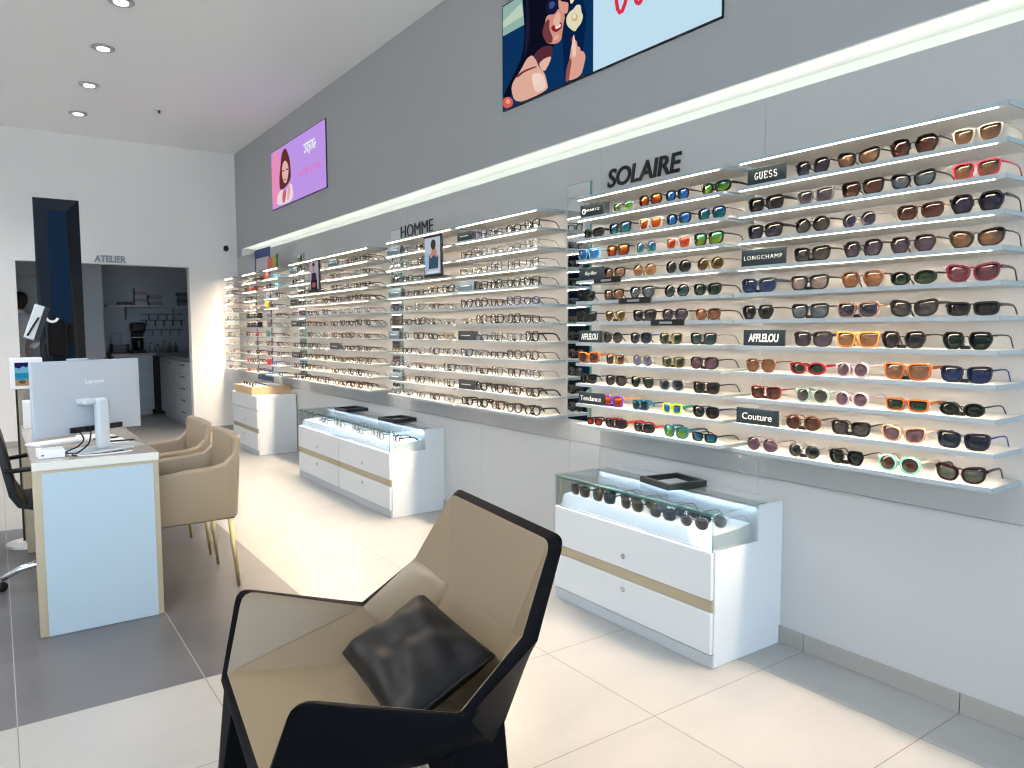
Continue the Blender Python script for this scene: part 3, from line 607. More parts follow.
sign('A', 1, 1.904, 1.731, 'dark plate with white serif capitals on the uppermost stocked shelf of the nearest bay', 'serif', 'GUESS', h=.066)
sign('A', 4, 1.926, 1.723, 'dark plate with thin spaced white capitals on the fourth shelf of the nearest bay', 'txt', 'LONGCHAMP', h=.066, tw=.86, th=.24, space=1.25, bold=-.012)
sign('A', 7, 1.909, 1.719, 'dark plate with heavy slanted white capitals on the nearest bay', 'txt', 'AFFLELOU', h=.064, tw=.74, th=.52, bold=.025, shear=.12, space=.95)
sign('A', 10, 1.937, 1.738, 'dark plate with the white word Couture on the nearest bay', 'txt', 'Couture', h=.064, tw=.70, th=.42)
t, F, w = sign('B', 1, 2.93, 2.755, 'dark plate with round emblem and spaced white capitals under SOLAIRE', 'txt', 'QUARTZ', h=.066, tw=.66, th=.2, space=1.3)
MB().tube([F @ Vector((.03 + .011 * math.cos(a * PI / 6), .031 + .011 * math.sin(a * PI / 6), .0015)) for a in range(13)], .003, 6).build('emblem', LETW, t)
sign('B', 4, 2.961, 2.775, 'dark plate with slanted white script under SOLAIRE', 'txt', 'Ray-Ban', h=.066, tw=.46, th=.34, shear=.3, bold=-.01)
sign('B', 7, 2.951, 2.78, 'dark plate with heavy slanted white capitals under SOLAIRE', 'txt', 'AFFLELOU', h=.062, tw=.76, th=.52, bold=.025, shear=.12, space=.95)
sign('B', 10, 2.975, 2.786, 'dark plate with the white word Tendance under SOLAIRE', 'txt', 'Tendance', h=.062, tw=.84, th=.4)
for r, ya, yb in ((4, 2.797, 2.604), (5, 2.617, 2.406), (6, 2.404, 2.207)):
    t = thing('shelf_tag', 'black strip with faint lettering on the edge of the %s SOLAIRE shelf' % ORD[r], 'tag', (XF - .001, ya, ZB[r] + TH), 0, 'black strips on the shelf edges')
    MB().box(-.008, -.0005, -(ya - yb), 0, -.022, .006).build('strip', BLACKP, t, bevel=.001)
    MB().box(-.0088, -.0081, -(ya - yb) * .66, -(ya - yb) * .28, -.014, -.004).build('lettering', mat('grey_print', (150, 156, 170), .5), t)
SLB = mat('slate_blue_plate', (92, 112, 126), .45); DKP = mat('black_plate', (34, 38, 46), .4)
for bay, r, a, c, pm, lab in (('C', 1, 4.17, 3.998, PLATE, 'uppermost stocked shelf'), ('C', 4, 4.202, 4.015, SLB, 'fourth shelf'), ('C', 7, 4.208, 4.02, DKP, 'seventh shelf'), ('C', 10, 4.202, 4.013, DKP, 'tenth shelf'),
        ('D', 1, 5.217, 5.012, SLB, 'uppermost stocked shelf'), ('D', 4, 5.194, 4.989, SLB, 'fourth shelf'), ('D', 7, 5.206, 5.034, SLB, 'seventh shelf'), ('D', 10, 5.218, 5.011, SLB, 'tenth shelf'),
        ('E', 1, 6.464, 6.272, SLB, 'uppermost stocked shelf'), ('E', 8, 6.46, 6.245, DKP, 'eighth shelf'),
        ('F', 1, 7.517, 7.333, SLB, 'uppermost stocked shelf'), ('F', 4, 7.511, 7.327, DKP, 'fourth shelf'), ('F', 6, 7.497, 7.314, DKP, 'sixth shelf'), ('F', 9, 7.522, 7.308, DKP, 'ninth shelf')):
    col = {'slate_plate': 'dark', 'slate_blue_plate': 'slate blue', 'black_plate': 'black'}[pm.name]
    sign(bay, r, a, c, '%s sign plate on the %s, %s' % (col, lab, BAYS[bay][2]), 'bars', h=.062, plate=pm)
for r, c, nm in ((1, (222, 96, 88), 'coral'), (4, (214, 186, 40), 'yellow'), (7, (24, 110, 92), 'green'), (10, (186, 22, 40), 'red')):
    sign('G', r, 8.33, 8.22, 'small square %s sign on the narrow coloured bay' % nm, 'none', h=.07, plate=mat('sign_' + nm, c, .5))
for r in (5, 6):
    for i in range(4):
        t = thing('glasses_case', 'small black case, %s from left on the %s shelf before the corner' % (ORD[i + 1], ORD[r]), 'case', (XF + .03, 9.12 - i * .125, ZB[r] + TH + .0004), 0, 'black cases on narrow shelves')
        MB().box(0, .06, -.05, .05, 0, .036).build('case_base', BLACKP, t, bevel=.008)
        MB().box(.0, .06, -.05, .05, .0365, .064).build('case_lid', BLACKP, t, bevel=.012)
# little standing screens among the shelves
def tablet_frame(y0, y1, z0, z1, label, polys):
    w, h = y0 - y1, z1 - z0
    t = thing('digital_photo_frame', label, 'digital frame', (XF - .030, y0, z0))
    MB().box(0, .018, -w, 0, 0, h).build('bezel', BLACKP, t, bevel=.006)
    F = Matrix.Translation((-.0006, -.014, .020)) @ Matrix(((0, 0, -1, 0), (-1, 0, 0, 0), (0, 1, 0, 0), (0, 0, 0, 1)))
    picture('screen_picture', polys, w - .028, h - .036, F, t, .85)
    MB().box(.0185, .10, -w + .02, -.02, .0, .006).build('foot', BLACKP, t)
tablet_frame(4.535, 4.29, 1.688, 1.968, 'black framed small screen with a dark-haired man in blue beside HOMME', [BG((196, 206, 220)), ((170, 196, 226), [(0, 0), (.3, 0), (.3, .6), (0, .6)]), ((62, 92, 112), [(.26, .14), (.86, .14), (.9, .45), (.74, .56), (.44, .58), (.3, .5)]),
    ((196, 140, 120), ell(.6, .62, .14, .13)), ((70, 64, 62), ell(.58, .80, .16, .14)), ((206, 156, 138), [(.34, .45), (.48, .66), (.54, .55), (.5, .44)]), ((206, 156, 138), [(.86, .45), (.76, .68), (.68, .58), (.72, .46)]), ((232, 236, 242), [(.2, .02), (.9, .02), (.9, .08), (.2, .08)])])
tablet_frame(6.80, 6.535, 1.69, 1.978, 'black framed small screen with a standing figure in dark trousers', [BG((176, 170, 182)), ((52, 56, 80), [(.22, .3), (.8, .3), (.78, .56), (.56, .62), (.44, .62), (.24, .56)]), ((40, 34, 46), [(.16, 0), (.86, 0), (.84, .34), (.18, .34)]),
    ((180, 130, 122), [(.42, .6), (.6, .6), (.6, .9), (.42, .9)]), ((60, 50, 52), ell(.51, .9, .14, .07)), ((150, 96, 100), ell(.5, .16, .24, .1))])
# corner poster with a blue border, and little cards on the uppermost boards
t = thing('wall_poster', 'tall pale poster with a broad blue border behind the narrow shelves', 'poster', (XW, 9.29, .73))
BLUEP = mat('poster_blue', (44, 66, 128), .5)
MB().box(-.012, -.001, -.62, 0, 0, 1.575).build('panel', mat('poster_pale', (198, 198, 202), .5), t)
MB().box(-.016, -.0125, -.62, -.575, 0, 1.575).box(-.016, -.0125, -.045, 0, 0, 1.575).box(-.016, -.0125, -.575, -.045, 0, .13).box(-.016, -.0125, -.575, -.045, 1.47, 1.575).build('border', BLUEP, t)
lettering('lettering', 'NOT', .25, .13, Matrix.Translation((-.0125, -.17, 1.2)) @ Matrix(((0, 0, -1, 0), (-1, 0, 0, 0), (0, 1, 0, 0), (0, 0, 0, 1))), LETB, t, depth=.003, bold=.05)
for y, dw, hh, c, nm in ((8.33, .15, .125, (222, 108, 84), 'coral'), (8.15, .10, .13, (196, 176, 84), 'mustard'), (8.03, .05, .15, (60, 110, 84), 'green')):
    t = thing('display_card', 'small %s card standing on the uppermost narrow shelf' % nm, 'card', (XF + .05, y, ZB[0] + TH + .0004), 0, 'cards on the narrow shelf')
    MB().box(0, .012, -dw, 0, 0, hh).build('card', mat('card_' + nm, c, .6), t, bevel=.002)
    MB().box(.0125, .05, -dw * .8, -dw * .2, 0, .01).build('foot', ACRYL, t)
# ================================================================ DISPLAY CABINETS
FRONTM = mat('drawer_front', (214, 217, 219), .4)
CARC = mat('cabinet_white', (214, 219, 223), .35)
PLINTH = mat('plinth_grey', (176, 182, 188), .5)
def glass_cabinet(y0, x0, units, label, zt=.612):
    """white drawer chest with a glazed display top; y0 is the end nearer the street, fronts face the room"""
    x1 = XW - .0008; d = x1 - x0; ul = .985 if units == 1 else .957; w = ul * units
    t = thing('display_cabinet', label, 'cabinet', (x0, y0, 0), 0, 'white display cabinets')
    zg = .465                                     # bottom of the glass case
    xg = .285                                     # depth of the glass case
    MB().prism([(.018, .0), (d - .0105, .0), (d - .0105, .076), (d, .076), (d, zt), (xg, zt), (xg, zg), (.018, zg)], 'y', 0, w).build('body', CARC, t, bevel=.0015)
    MB().box(.006, .018, .0, w, .001, .05).build('plinth', PLINTH, t)
    for u in range(units):
        a, b = u * ul + .006, (u + 1) * ul - .006
        for z0, z1 in ((.054, .222), (.272, .462)):
            dr = MB().box(0, .018, a, b, z0, z1).build('drawer', FRONTM, t, bevel=.004)
            MB().lathe([(.001, .0), (.012, .0), (.012, -.004), (.004, -.004), (.003, -.002)], 16, Matrix.Translation((0, (a + b) / 2, .329 if z0 > .2 else .178)) @ Matrix(((0, 0, 1, 0), (1, 0, 0, 0), (0, 1, 0, 0), (0, 0, 0, 1)))).build('lock', CHROME, dr)
        MB().box(.008, .018, a, b, .224, .27).build('trim_strip', BEIGE, t, bevel=.002)
    # raised white plinth with a slope inside the case
    MB().prism([(.03, zg), (.27, zg), (.27, .535), (.20, .525), (.05, .518)], 'y', .03, w - .02).build('display_step', mat('display_white', (232, 236, 240), .4), t)
    g = .006
    MB().box(.0, xg + .05, .0, w, zt - .001, zt + g - .001).build('glass_top', [GLASS], t)
    MB().box(.002, .002 + g, .004, w - .004, zg + .0005, zt - .0015).build('glass_front', GLASS, t)
    for yy in (.002, w - .008): MB().box(.009, xg - .001, yy, yy + g, zg + .0005, zt - .0015).build('glass_end', GLASS, t)
    MB().box(.0005, .0035, .0, w, zt + g - .0015, zt + g).box(.0035, xg + .045, .0, .003, zt + g - .0015, zt + g).box(.0005, .0035, .0005, .0035, zg, zt - .002).build('glass_edge', GEDGE, t)
    MB().box(.009, .020, .01, w - .01, zt - .0065, zt - .0015).box(.009, .0105, .01, w - .01, zt - .0105, zt - .0066).build('lamp_profile', GEDGE, t)
    MB().box(.0115, .0185, .02, w - .02, zt - .0075, zt - .0067).build('light_strip', emat('case_led_front', (206, 228, 255), 120.), t)
    MB().box(xg - .020, xg - .002, .01, w - .01, zt - .0065, zt - .0015).build('lamp_profile', CARC, t)
    MB().box(xg - .016, xg - .006, .02, w - .02, zt - .0075, zt - .0067).build('light_strip', emat('case_led', (206, 228, 255), 40.), t)  # added strip, hidden by its cover, to brighten the inside of the case
    return t
glass_cabinet(1.835, 2.232, 1, 'white two-drawer display cabinet with glass top holding sunglasses, under the shelves of the nearest bay')
glass_cabinet(4.685, 2.234, 2, 'wide white four-drawer display cabinet with glass top and two dark trays')
# the plain chest near the corner
t = thing('drawer_cabinet', 'plain white drawer cabinet in the corner carrying a wooden display box', 'cabinet', (2.24, 7.90, 0), 0)
d = XW - .011 - 2.24
MB().box(.018, d, 0, .99, 0, .632).build('body', CARC, t, bevel=.002)
MB().box(.006, .018, 0, .99, .001, .05).build('plinth', PLINTH, t)
for z0, z1 in ((.054, .235), (.285, .47), (.482, .63)):
    dr = MB().box(0, .018, .006, .984, z0, z1).build('drawer', FRONTM, t, bevel=.004)
    if z1 < .6: MB().lathe([(.001, 0), (.012, 0), (.012, -.004), (.004, -.004), (.003, -.002)], 12, Matrix.Translation((0, .49, .34 if z0 > .2 else .185)) @ Matrix(((0, 0, 1, 0), (1, 0, 0, 0), (0, 1, 0, 0), (0, 0, 0, 1)))).build('lock', CHROME, dr)
MB().box(.008, .018, .006, .984, .237, .283).build('trim_strip', BEIGE, t, bevel=.002)
WOOD = mat('pale_wood', (216, 182, 138), .5, noise=.12, nscale=14)
t = thing('wooden_display_box', 'shallow pale wooden box with white bed on the corner cabinet', 'box', (2.246, 8.10, .6325), 0)
L, Wd = .425, .66
MB().box(0, .012, 0, Wd, 0, .088).box(L - .012, L, 0, Wd, 0, .088).box(.012, L - .012, 0, .012, 0, .088).box(.012, L - .012, Wd - .012, Wd, 0, .088).box(.012, L - .012, .012, Wd - .012, 0, .01).build('tray', WOOD, t, bevel=.002)
MB().box(.014, L - .014, .014, Wd - .014, .0105, .081).build('bed', mat('display_white', (232, 236, 240), .4), t)
for i in range(4):
    tt = thing('eyeglasses', ['dark eyeglasses lying in the wooden box, closest to the camera', 'dark eyeglasses lying in the wooden box, second from the camera', 'dark eyeglasses lying in the wooden box, third from the camera', 'dark eyeglasses lying in the wooden box, farthest towards the corner'][i], 'eyeglasses', (2.29 + .01 * i, 8.20 + i * .15, .6325 + .0815), 0, 'eyeglasses in the wooden box')
    put(spec_meshes('rect', 'mid', .138)[4], 'frame', mat('eyeframe_bk', (18, 18, 20), .35), tt)
# black trays on the glass tops
def tray(cx, cy, z, rz, w, l, label):
    t = thing('counter_tray', label, 'tray', (cx, cy, z), rz, 'dark trays on the cabinets')
    a, b = w / 2, l / 2
    TM = mat('tray_black', (34, 38, 40), .35)
    MB().box(-a, a, -b, -b + .02, 0, .027).box(-a, a, b - .02, b, 0, .027).box(-a, -a + .02, -b + .02, b - .02, 0, .027).box(a - .02, a, -b + .02, b - .02, 0, .027).build('rim', TM, t, bevel=.0015)
    MB().box(-a + .021, a - .021, -b + .021, b - .021, .0005, .004).build('tray_pad', mat('tray_pad', (214, 216, 218), .6), t)
tray(2.525, 2.31, .618, math.radians(-10), .215, .215, 'square black open tray with pale pad on the sunglasses cabinet')
tray(2.57, 6.14, .618, math.radians(4), .22, .24, 'dark tray on the wide cabinet, closer to the corner')
tray(2.57, 5.23, .618, math.radians(4), .22, .24, 'dark tray on the wide cabinet, at its end towards the camera')
# spectacles inside the glass cases
CASEA = [(2.70, 'square', 'bk', 'brd'), (2.53, 'square', 'bk', 'tel'), (2.345, 'pantos', 'dkbr', 'olv'), (2.16, 'square', 'bk', 'bld'), (1.985, 'pantos', 'silver', 'brd')]
for i, (y, s_, f_, l_) in enumerate(CASEA):
    sunglasses(2.232 + .06, y, .5205, .145, s_, f_, l_, '%s from left, front case row' % ORD[i + 1], 'sunglasses in the glass case', rz=math.radians((-3, 4, -2, 2, 3)[i]))
CASEB = [(2.60, 'rect', 'bk', 'gy'), (2.43, 'pantos', 'bk', 'tel'), (2.27, 'pantos', 'gun', 'gy'), (2.09, 'square', 'bk', 'bld'), (1.95, 'round', 'gun', 'tel')]
for i, (y, s_, f_, l_) in enumerate(CASEB):
    o = sunglasses(2.232 + .135, y, .5255, .14, s_, f_, l_, '%s from left, rear case row' % ORD[i + 1], 'sunglasses in the glass case')
for u in range(10):
    fk = ['gun', 'gry', 'navy', 'bk', 'gun', 'br', 'bk', 'gry', 'bk', 'bkT'][9 - u]; f = EYE[fk]; sh = SH[u]
    front, lenses, temples, tagm, whole, zt = spec_meshes(sh, f[1], .138)
    tt = thing('eyeglasses', '%s %s eyeglasses, %s from the camera in the wide glass case' % (f[2], SHW[sh], ORD[u + 1]), 'eyeglasses', (2.234 + (.07 if u % 2 else .11), 4.685 + .13 + u * .186, .5225), math.radians((u * 37) % 12 - 6), 'eyeglasses in the wide glass case')
    put(front, 'front_frame', mat('eyeframe_' + fk, f[0], .35), tt)
    for me in temples: put(me, 'temple', mat('eyeframe_' + fk, f[0], .35), tt)

# ================================================================ CONSULTATION DESK
DX0, DX1, DY0, DY1, DZ = .103, .597, 3.715, 5.27, .772
t = thing('consultation_desk', 'long desk with stone-grey top and pale blue-white end panel edged in champagne metal', 'desk', (0, 0, 0))
STONE = mat('desk_stone', (164, 158, 152), .22, noise=.16, nscale=5)
MB().box(DX0, DX1, DY0, DY1, DZ - .036, DZ).build('tabletop', STONE, t, bevel=.002)
MB().box(DX0 - .0006, DX1 + .0006, DY0 - .004, DY0 - .0005, DZ - .036, DZ - .001).build('edge_trim', mat('edge_pale', (212, 214, 208), .4), t)
for ya, sg in ((DY0 + .004, -1), (DY1 - .054, 1)):
    p = MB().box(DX0, DX1, ya, ya + .05, .0015, DZ - .037).build('end_panel', BEIGE, t, bevel=.0015)
    if sg < 0:
        MB().box(DX0 + .033, DX1 - .024, ya - .0045, ya - .0003, .002, DZ - .052).build('panel_inset', mat('panel_blue_white', (168, 190, 206), .4), p)
MB().box(DX0 + .02, DX1 - .02, DY0 + .01, DY0 + .05, .0, .0012).box(DX0 + .02, DX1 - .02, DY1 - .05, DY1 - .01, 0, .0012).build('foot_plate', BLACKP, t)
# all-in-one monitor, seen from behind
MON = mat('monitor_grey', (172, 182, 195), .4)
mw, mh = .535, .342
mon = thing('desktop_monitor', 'silver desktop computer seen from behind on the desk', 'computer', (.352, 3.965, DZ), math.radians(30.5))
n = 16; vs = []; fs = []
for j, (z0) in enumerate((0, 1)):
    pass
mb = MB()
prof = []
for i in range(n + 1):
    x = -mw / 2 + mw * i / n; c = (1 - (2 * x / mw) ** 2)
    prof.append((x, c))
for (x, c), (x2, c2) in zip(prof, prof[1:]):
    pass
zb = .083
rows = [(0, -.004), (.05, .0), (.30, .0), (.342, -.004)]
vs = []
for x, c in prof:
    for z, dy in ((0., 0), (.06, 1), (.342, .8)):
        back = -.022 * c * (1.15 if z == .06 else (.55 if z == 0 else .8)) - .004
        vs.append((x, back, zb + z + (0.010 * c if z == 0 else 0)))
    vs.append((x, .016, zb + .342)); vs.append((x, .016, zb))
k = 5; fs = []
for i in range(n):
    for j in range(k):
        fs.append((i * k + j, i * k + (j + 1) % k, (i + 1) * k + (j + 1) % k, (i + 1) * k + j))
fs.append(tuple(range(k))); fs.append(tuple(range(n * k, n * k + k)))
body = shade(mb.add(vs, fs).build('housing', MON, mon, bevel=.002), 30)
MB().box(-mw / 2 + .008, mw / 2 - .008, .0162, .019, zb + .012, zb + .334).build('display_panel', mat('screen_dark', (20, 24, 30), .1), mon)
MB().box(-.115, .145, -.030, -.016, zb + .012, zb + .036).build('port_bay', BLACKP, mon)
MB().box(-.10, -.0, -.008, .010, zb + .342, zb + .352).build('webcam_bump', MON, mon, bevel=.004)
st = MB().box(-.031, .031, -.098, -.060, .012, .252).build('stand_column', mat('stand_silver', (190, 200, 210), .35), mon, bevel=.014, seg=4)
MB().box(-.085, -.02, -.085, -.018, .222, .250).build('stand_hinge', mat('stand_silver', (190, 200, 210), .35), mon, bevel=.008)
MB().box(-.12, .12, -.135, .06, .0005, .0105).build('stand_base', mat('stand_silver', (190, 200, 210), .35), mon, bevel=.004)
me = text_mesh('Lenovo', .092, .019, .0012, .004)
me.transform(Matrix.Translation((-.035, -.0275, zb + .235)) @ Matrix(((1, 0, 0, 0), (0, 0, -1, 0), (0, 1, 0, 0), (0, 0, 0, 1)))); link('lettering', me, LETW, mon)
MB().box(-.105, -.085, -.045, -.028, zb + .012, zb + .034).build('plug', BLACKP, mon)
MB().box(-.045, -.028, -.045, -.028, zb + .012, zb + .034).build('plug', BLACKP, mon)
for nm, path, m_, lab in (('cable', [(.300, 3.87, .87), (.31, 3.84, .84), (.285, 3.84, .81), (.24, 3.84, .79), (.27, 3.86, .7765), (.36, 3.88, .7765)], BLACKP, 'black cable hanging behind the silver computer'),
        ('cable', [(.345, 3.885, .87), (.33, 3.845, .82), (.29, 3.815, .79), (.26, 3.81, .7765), (.30, 3.79, .7765), (.40, 3.80, .7765), (.47, 3.83, .7765)], BLACKP, 'thicker black cable lying around the stand of the computer'),
        ('cable', [(.24, 3.85, .7765), (.275, 3.80, .7765), (.31, 3.775, .7765), (.33, 3.765, .777), (.42, 3.772, .7765), (.50, 3.80, .7765)], mat('cable_white', (226, 228, 232), .4), 'white cable curled in front of the computer stand')):
    pts = [Vector(p) for p in path]; sm = []
    for i in range(len(pts) - 1):
        p0, p1, p2, p3 = pts[max(i - 1, 0)], pts[i], pts[i + 1], pts[min(i + 2, len(pts) - 1)]
        for q in range(6):
            u = q / 6; sm.append(.5 * ((2 * p1) + (p2 - p0) * u + (2 * p0 - 5 * p1 + 4 * p2 - p3) * u * u + (3 * p1 - p0 - 3 * p2 + p3) * u ** 3))
    sm.append(pts[-1])
    o = MB().tube(sm, .0035, 8).build(nm, m_, None, smooth=True); tag(o, lab, 'cable', 'cables on the desk')
t = thing('adapter_box', 'small white box with cable at the edge of the desk', 'box', (.133, 3.80, DZ + .0005), math.radians(4))
MB().box(0, .10, 0, .10, 0, .038).build('box_body', mat('box_white', (226, 230, 236), .4), t, bevel=.003)
MB().box(.01, .02, -.0012, -.0002, .012, .018).build('port', BLACKP, t)
for i, (x, y, w_, l_, rz, lab) in enumerate(((.47, 4.22, .12, .2, 5, 'loose white paper on the desk beside the computer'), (.40, 4.45, .16, .22, -8, 'loose white paper farther back on the desk'), (.52, 4.05, .10, .16, 12, 'loose grey leaflet on the desk closest to the stand'))):
    o = MB().box(-w_ / 2, w_ / 2, -l_ / 2, l_ / 2, 0, .0015).build('paper', mat(('paper_white', 'paper_white', 'paper_grey')[i], ((226, 228, 230), (226, 228, 230), (170, 172, 176))[i], .6), None, loc=(x, y, DZ + .0008 + i * .0001)); o.rotation_euler = (0, 0, math.radians(rz)); tag(o, lab, 'paper')
for i, (x, y, l_, rz, lab) in enumerate(((.50, 4.16, .13, 70, 'black pen lying on the white paper'), (.45, 4.3, .12, 80, 'black pen lying behind the first pen'))):
    o = MB().tube([(-l_ / 2, 0, .005), (l_ / 2 - .012, 0, .005), (l_ / 2, 0, .005)], [.0045, .0045, .0015], 8).build('pen', BLACKP, None, loc=(x, y, DZ + .003), smooth=True); o.rotation_euler = (0, 0, math.radians(rz - 70)); tag(o, lab, 'pen')
t = thing('keyboard', 'pale flat keyboard on the desk behind the computer', 'keyboard', (.30, 4.32, DZ + .0005), math.radians(28))
MB().box(-.2, .2, -.06, .06, 0, .012).build('key_base', mat('kb_white', (216, 220, 226), .45), t, bevel=.003)
mb = MB()
for r in range(5):
    for c in range(14): mb.box(-.19 + c * .0272, -.19 + c * .0272 + .023, -.052 + r * .021, -.052 + r * .021 + .018, .0124, .0155)
o = mb.build('key_tiles', mat('key_white', (234, 236, 238), .5), t); o['kind'] = 'stuff'

# ================================================================ BEIGE TUB CHAIRS
LEA = mat('beige_leather', (148, 133, 111), .45, bump=.06, bscale=300)
def tub_chair(cx, cy, label, rz=0.):
    """faces -x; origin on the floor under the middle of the seat"""
    t = thing('tub_chair', label, 'chair', (cx, cy, 0), rz, 'beige chairs at the desk')
    a, b = .27, .255     # half depth, half width
    zb = .37
    # wall of the tub: plan path from front of one arm round the back to the other
    plan = []
    for s in (-1, 1):
        seq = [(-a, .60), (-a * .55, .622), (0, .64), (a * .5, .648), (a * .74, .66), (a * .90, .705), (a * 1.0, .785)]
        plan.append([(x, s * b * (1 - .06 * (x > a * .6)), z) for x, z in seq])
    path = plan[0] + [(a * 1.07, -b * .78, .80), (a * 1.09, 0, .803), (a * 1.07, b * .78, .80)] + plan[1][::-1]
    th = .045; vs = []; fs = []; n = len(path)
    for i, (x, y, z) in enumerate(path):
        p0 = path[max(i - 1, 0)]; p1 = path[min(i + 1, n - 1)]
        dx, dy = p1[0] - p0[0], p1[1] - p0[1]; l = math.hypot(dx, dy); nx, ny = -dy / l, dx / l      # inward normal
        lean = .10 * max(0, x / a) ; bx = x - lean * (z - zb) * .55
        vs += [(bx, y * .95, zb), (x, y, z - .012), (x + nx * th * .5, y + ny * th * .5, z), (x + nx * th, y + ny * th, z - .012), (bx + nx * th, y * .95 + ny * th, zb)]
    for i in range(n - 1):
        for j in range(5): fs.append((i * 5 + j, i * 5 + (j + 1) % 5, (i + 1) * 5 + (j + 1) % 5, (i + 1) * 5 + j))
    fs += [tuple(range(5)), tuple(range((n - 1) * 5, n * 5))]
    sh = shade(MB().add(vs, fs).build('tub_shell', LEA, t, bevel=.006, seg=3), 40)
    MB().box(-a + .005, a - .02, -b + .05, b - .05, zb, .485).build('seat_cushion', LEA, t, bevel=.03, seg=4, smooth=True)
    MB().box(-a + .01, a - .03, -b + .03, b - .03, zb - .006, zb + .002).build('seat_base', mat('seat_base_dark', (96, 84, 70), .6), t)
    for sx in (-1, 1):
        for sy in (-1, 1):
            x, y = sx * (a - .05), sy * (b - .045)
            MB().tube([(x, y, zb - .002), (x + sx * .032, y + sy * .014, .001)], [.014, .008], 12).build('leg', GOLD, t, smooth=True)
tub_chair(.735, 4.12, 'beige leather tub chair with thin gold legs, closer to the camera at the desk')
tub_chair(.735, 4.765, 'beige leather tub chair with thin gold legs, farther along the desk', math.radians(2))

# ================================================================ OFFICE CHAIR AT THE DESK
t = thing('office_chair', 'black swivel chair with chrome star base on the far side of the desk', 'chair', (.245, 4.50, 0), 0)
pth = [(.20, .47), (.05, .455), (-.12, .45), (-.19, .47), (-.225, .53), (-.245, .64), (-.27, .78), (-.31, .93)]
vs = []; fs = []
for (x, z), dw in zip(pth, (.20, .22, .22, .22, .22, .22, .215, .19)):
    nx, nz = (.0, .035) if x > -.15 else (.035, .012)
    vs += [(x, -dw, z), (x, dw, z), (x + nx, dw, z + nz), (x + nx, -dw, z + nz)]
for i in range(len(pth) - 1):
    for j in range(4): fs.append((i * 4 + j, i * 4 + (j + 1) % 4, (i + 1) * 4 + (j + 1) % 4, (i + 1) * 4 + j))
fs += [(0, 1, 2, 3), tuple(range(len(vs) - 4, len(vs)))]
shade(MB().add(vs, fs).build('shell', BLACKP, t, bevel=.008, seg=3), 50)
for s in (-1, 1):
    MB().tube([(.02, s * .225, .46), (.05, s * .25, .50), (.04, s * .26, .60), (-.02, s * .26, .655), (-.12, s * .25, .665), (-.235, s * .22, .655)], .012, 8).build('arm', BLACKP, t, smooth=True)
MB().tube([(0, 0, .09), (0, 0, .45)], .025, 16).build('gas_column', CHROME, t, smooth=True)
for i in range(5):
    a = math.radians(176 + 72 * i); c, s = math.cos(a), math.sin(a)
    leg = MB().tube([(0, 0, .105), (.10 * c, .10 * s, .125), (.2 * c, .2 * s, .105), (.275 * c, .275 * s, .066)], [.024, .02, .017, .014], 10).build('leg', CHROME, t, smooth=True)
    MB().lathe([(.004, -.016), (.024, -.014), (.026, 0), (.024, .014), (.004, .016)], 16, Matrix.Translation((.275 * c, .275 * s, .027)) @ Matrix.Rotation(a + .6, 4, 'Z') @ Matrix.Rotation(PI / 2, 4, 'X')).build('caster', BLACKP, leg, smooth=True)

# low side cabinet with trays behind the swivel chair
t = thing('side_cabinet', 'low white side cabinet beyond the swivel chair', 'cabinet', (-.47, 5.05, 0), 0)
MB().box(0, .40, 0, .55, .04, .545).build('body', CARC, t, bevel=.003)
MB().box(.02, .38, .02, .53, 0, .039).build('plinth', PLINTH, t)
MB().box(.03, .37, -.012, -.0005, .07, .52).build('door', FRONTM, t, bevel=.002)
t = thing('letter_tray', 'grey stacked paper tray on the low white cabinet', 'tray', (-.29, 5.10, .5455), 0)
for i in range(3): MB().box(0, .20, 0, .30, i * .045, i * .045 + .006).build('tray_plate', mat('tray_grey', (120, 126, 132), .4), t, bevel=.002)
for y in (.01, .27): MB().box(.185, .20, y, y + .02, .0065, .09).build('post', mat('tray_grey', (120, 126, 132), .4), t)
o = MB().box(-.02, .02, 0, .28, 0, .25).build('binder', mat('binder_white', (232, 232, 236), .5), None, bevel=.003, loc=(-.10, 5.28, .546)); tag(o, 'white upright binder beside the paper tray on the low cabinet', 'binder')

# ================================================================ MEASURING COLUMN, TABLET, PERSON
NAVY = mat('navy_gloss', (5, 18, 30), .5, spec=.06); NAVYM = mat('navy_mid', (0, 28, 52), .5, spec=.08)
t = thing('measuring_column', 'tall dark navy measuring column with slanted facets behind the desk', 'column', (.378, 5.86, 0), 0)
def frustum(x0, x1, z0, z1, yb, yf, ix0, ix1, iz1, jx0, jx1):
    vs = [(x0, yb, z0), (x1, yb, z0), (x1, yb, z1), (x0, yb, z1), (jx0, yf, z0), (jx1, yf, z0), (ix1, yf, iz1), (ix0, yf, iz1)]
    return vs, [(0, 1, 2, 3), (4, 7, 6, 5), (0, 4, 5, 1), (1, 5, 6, 2), (2, 6, 7, 3), (3, 7, 4, 0)]
vs, fs = frustum(-.134, .134, .03, 2.22, .0, -.15, -.06, .045, 2.12, -.08, .075)
b = MB().add(vs, fs).build('body', [NAVY], t, bevel=.002)
MB().add([(-.0585, -.1505, 2.119), (.0435, -.1505, 2.119), (.0735, -.1505, .05), (-.0785, -.1505, .05), (-.0585, -.153, 2.119), (.0435, -.153, 2.119), (.0735, -.153, .05), (-.0785, -.153, .05)], [(0, 1, 2, 3), (7, 6, 5, 4), (0, 4, 5, 1), (1, 5, 6, 2), (2, 6, 7, 3), (3, 7, 4, 0)]).build('front_panel', NAVYM, t)
MB().box(-.18, .18, -.22, .06, 0, .03).build('base_plate', BLACKP, t, bevel=.004)
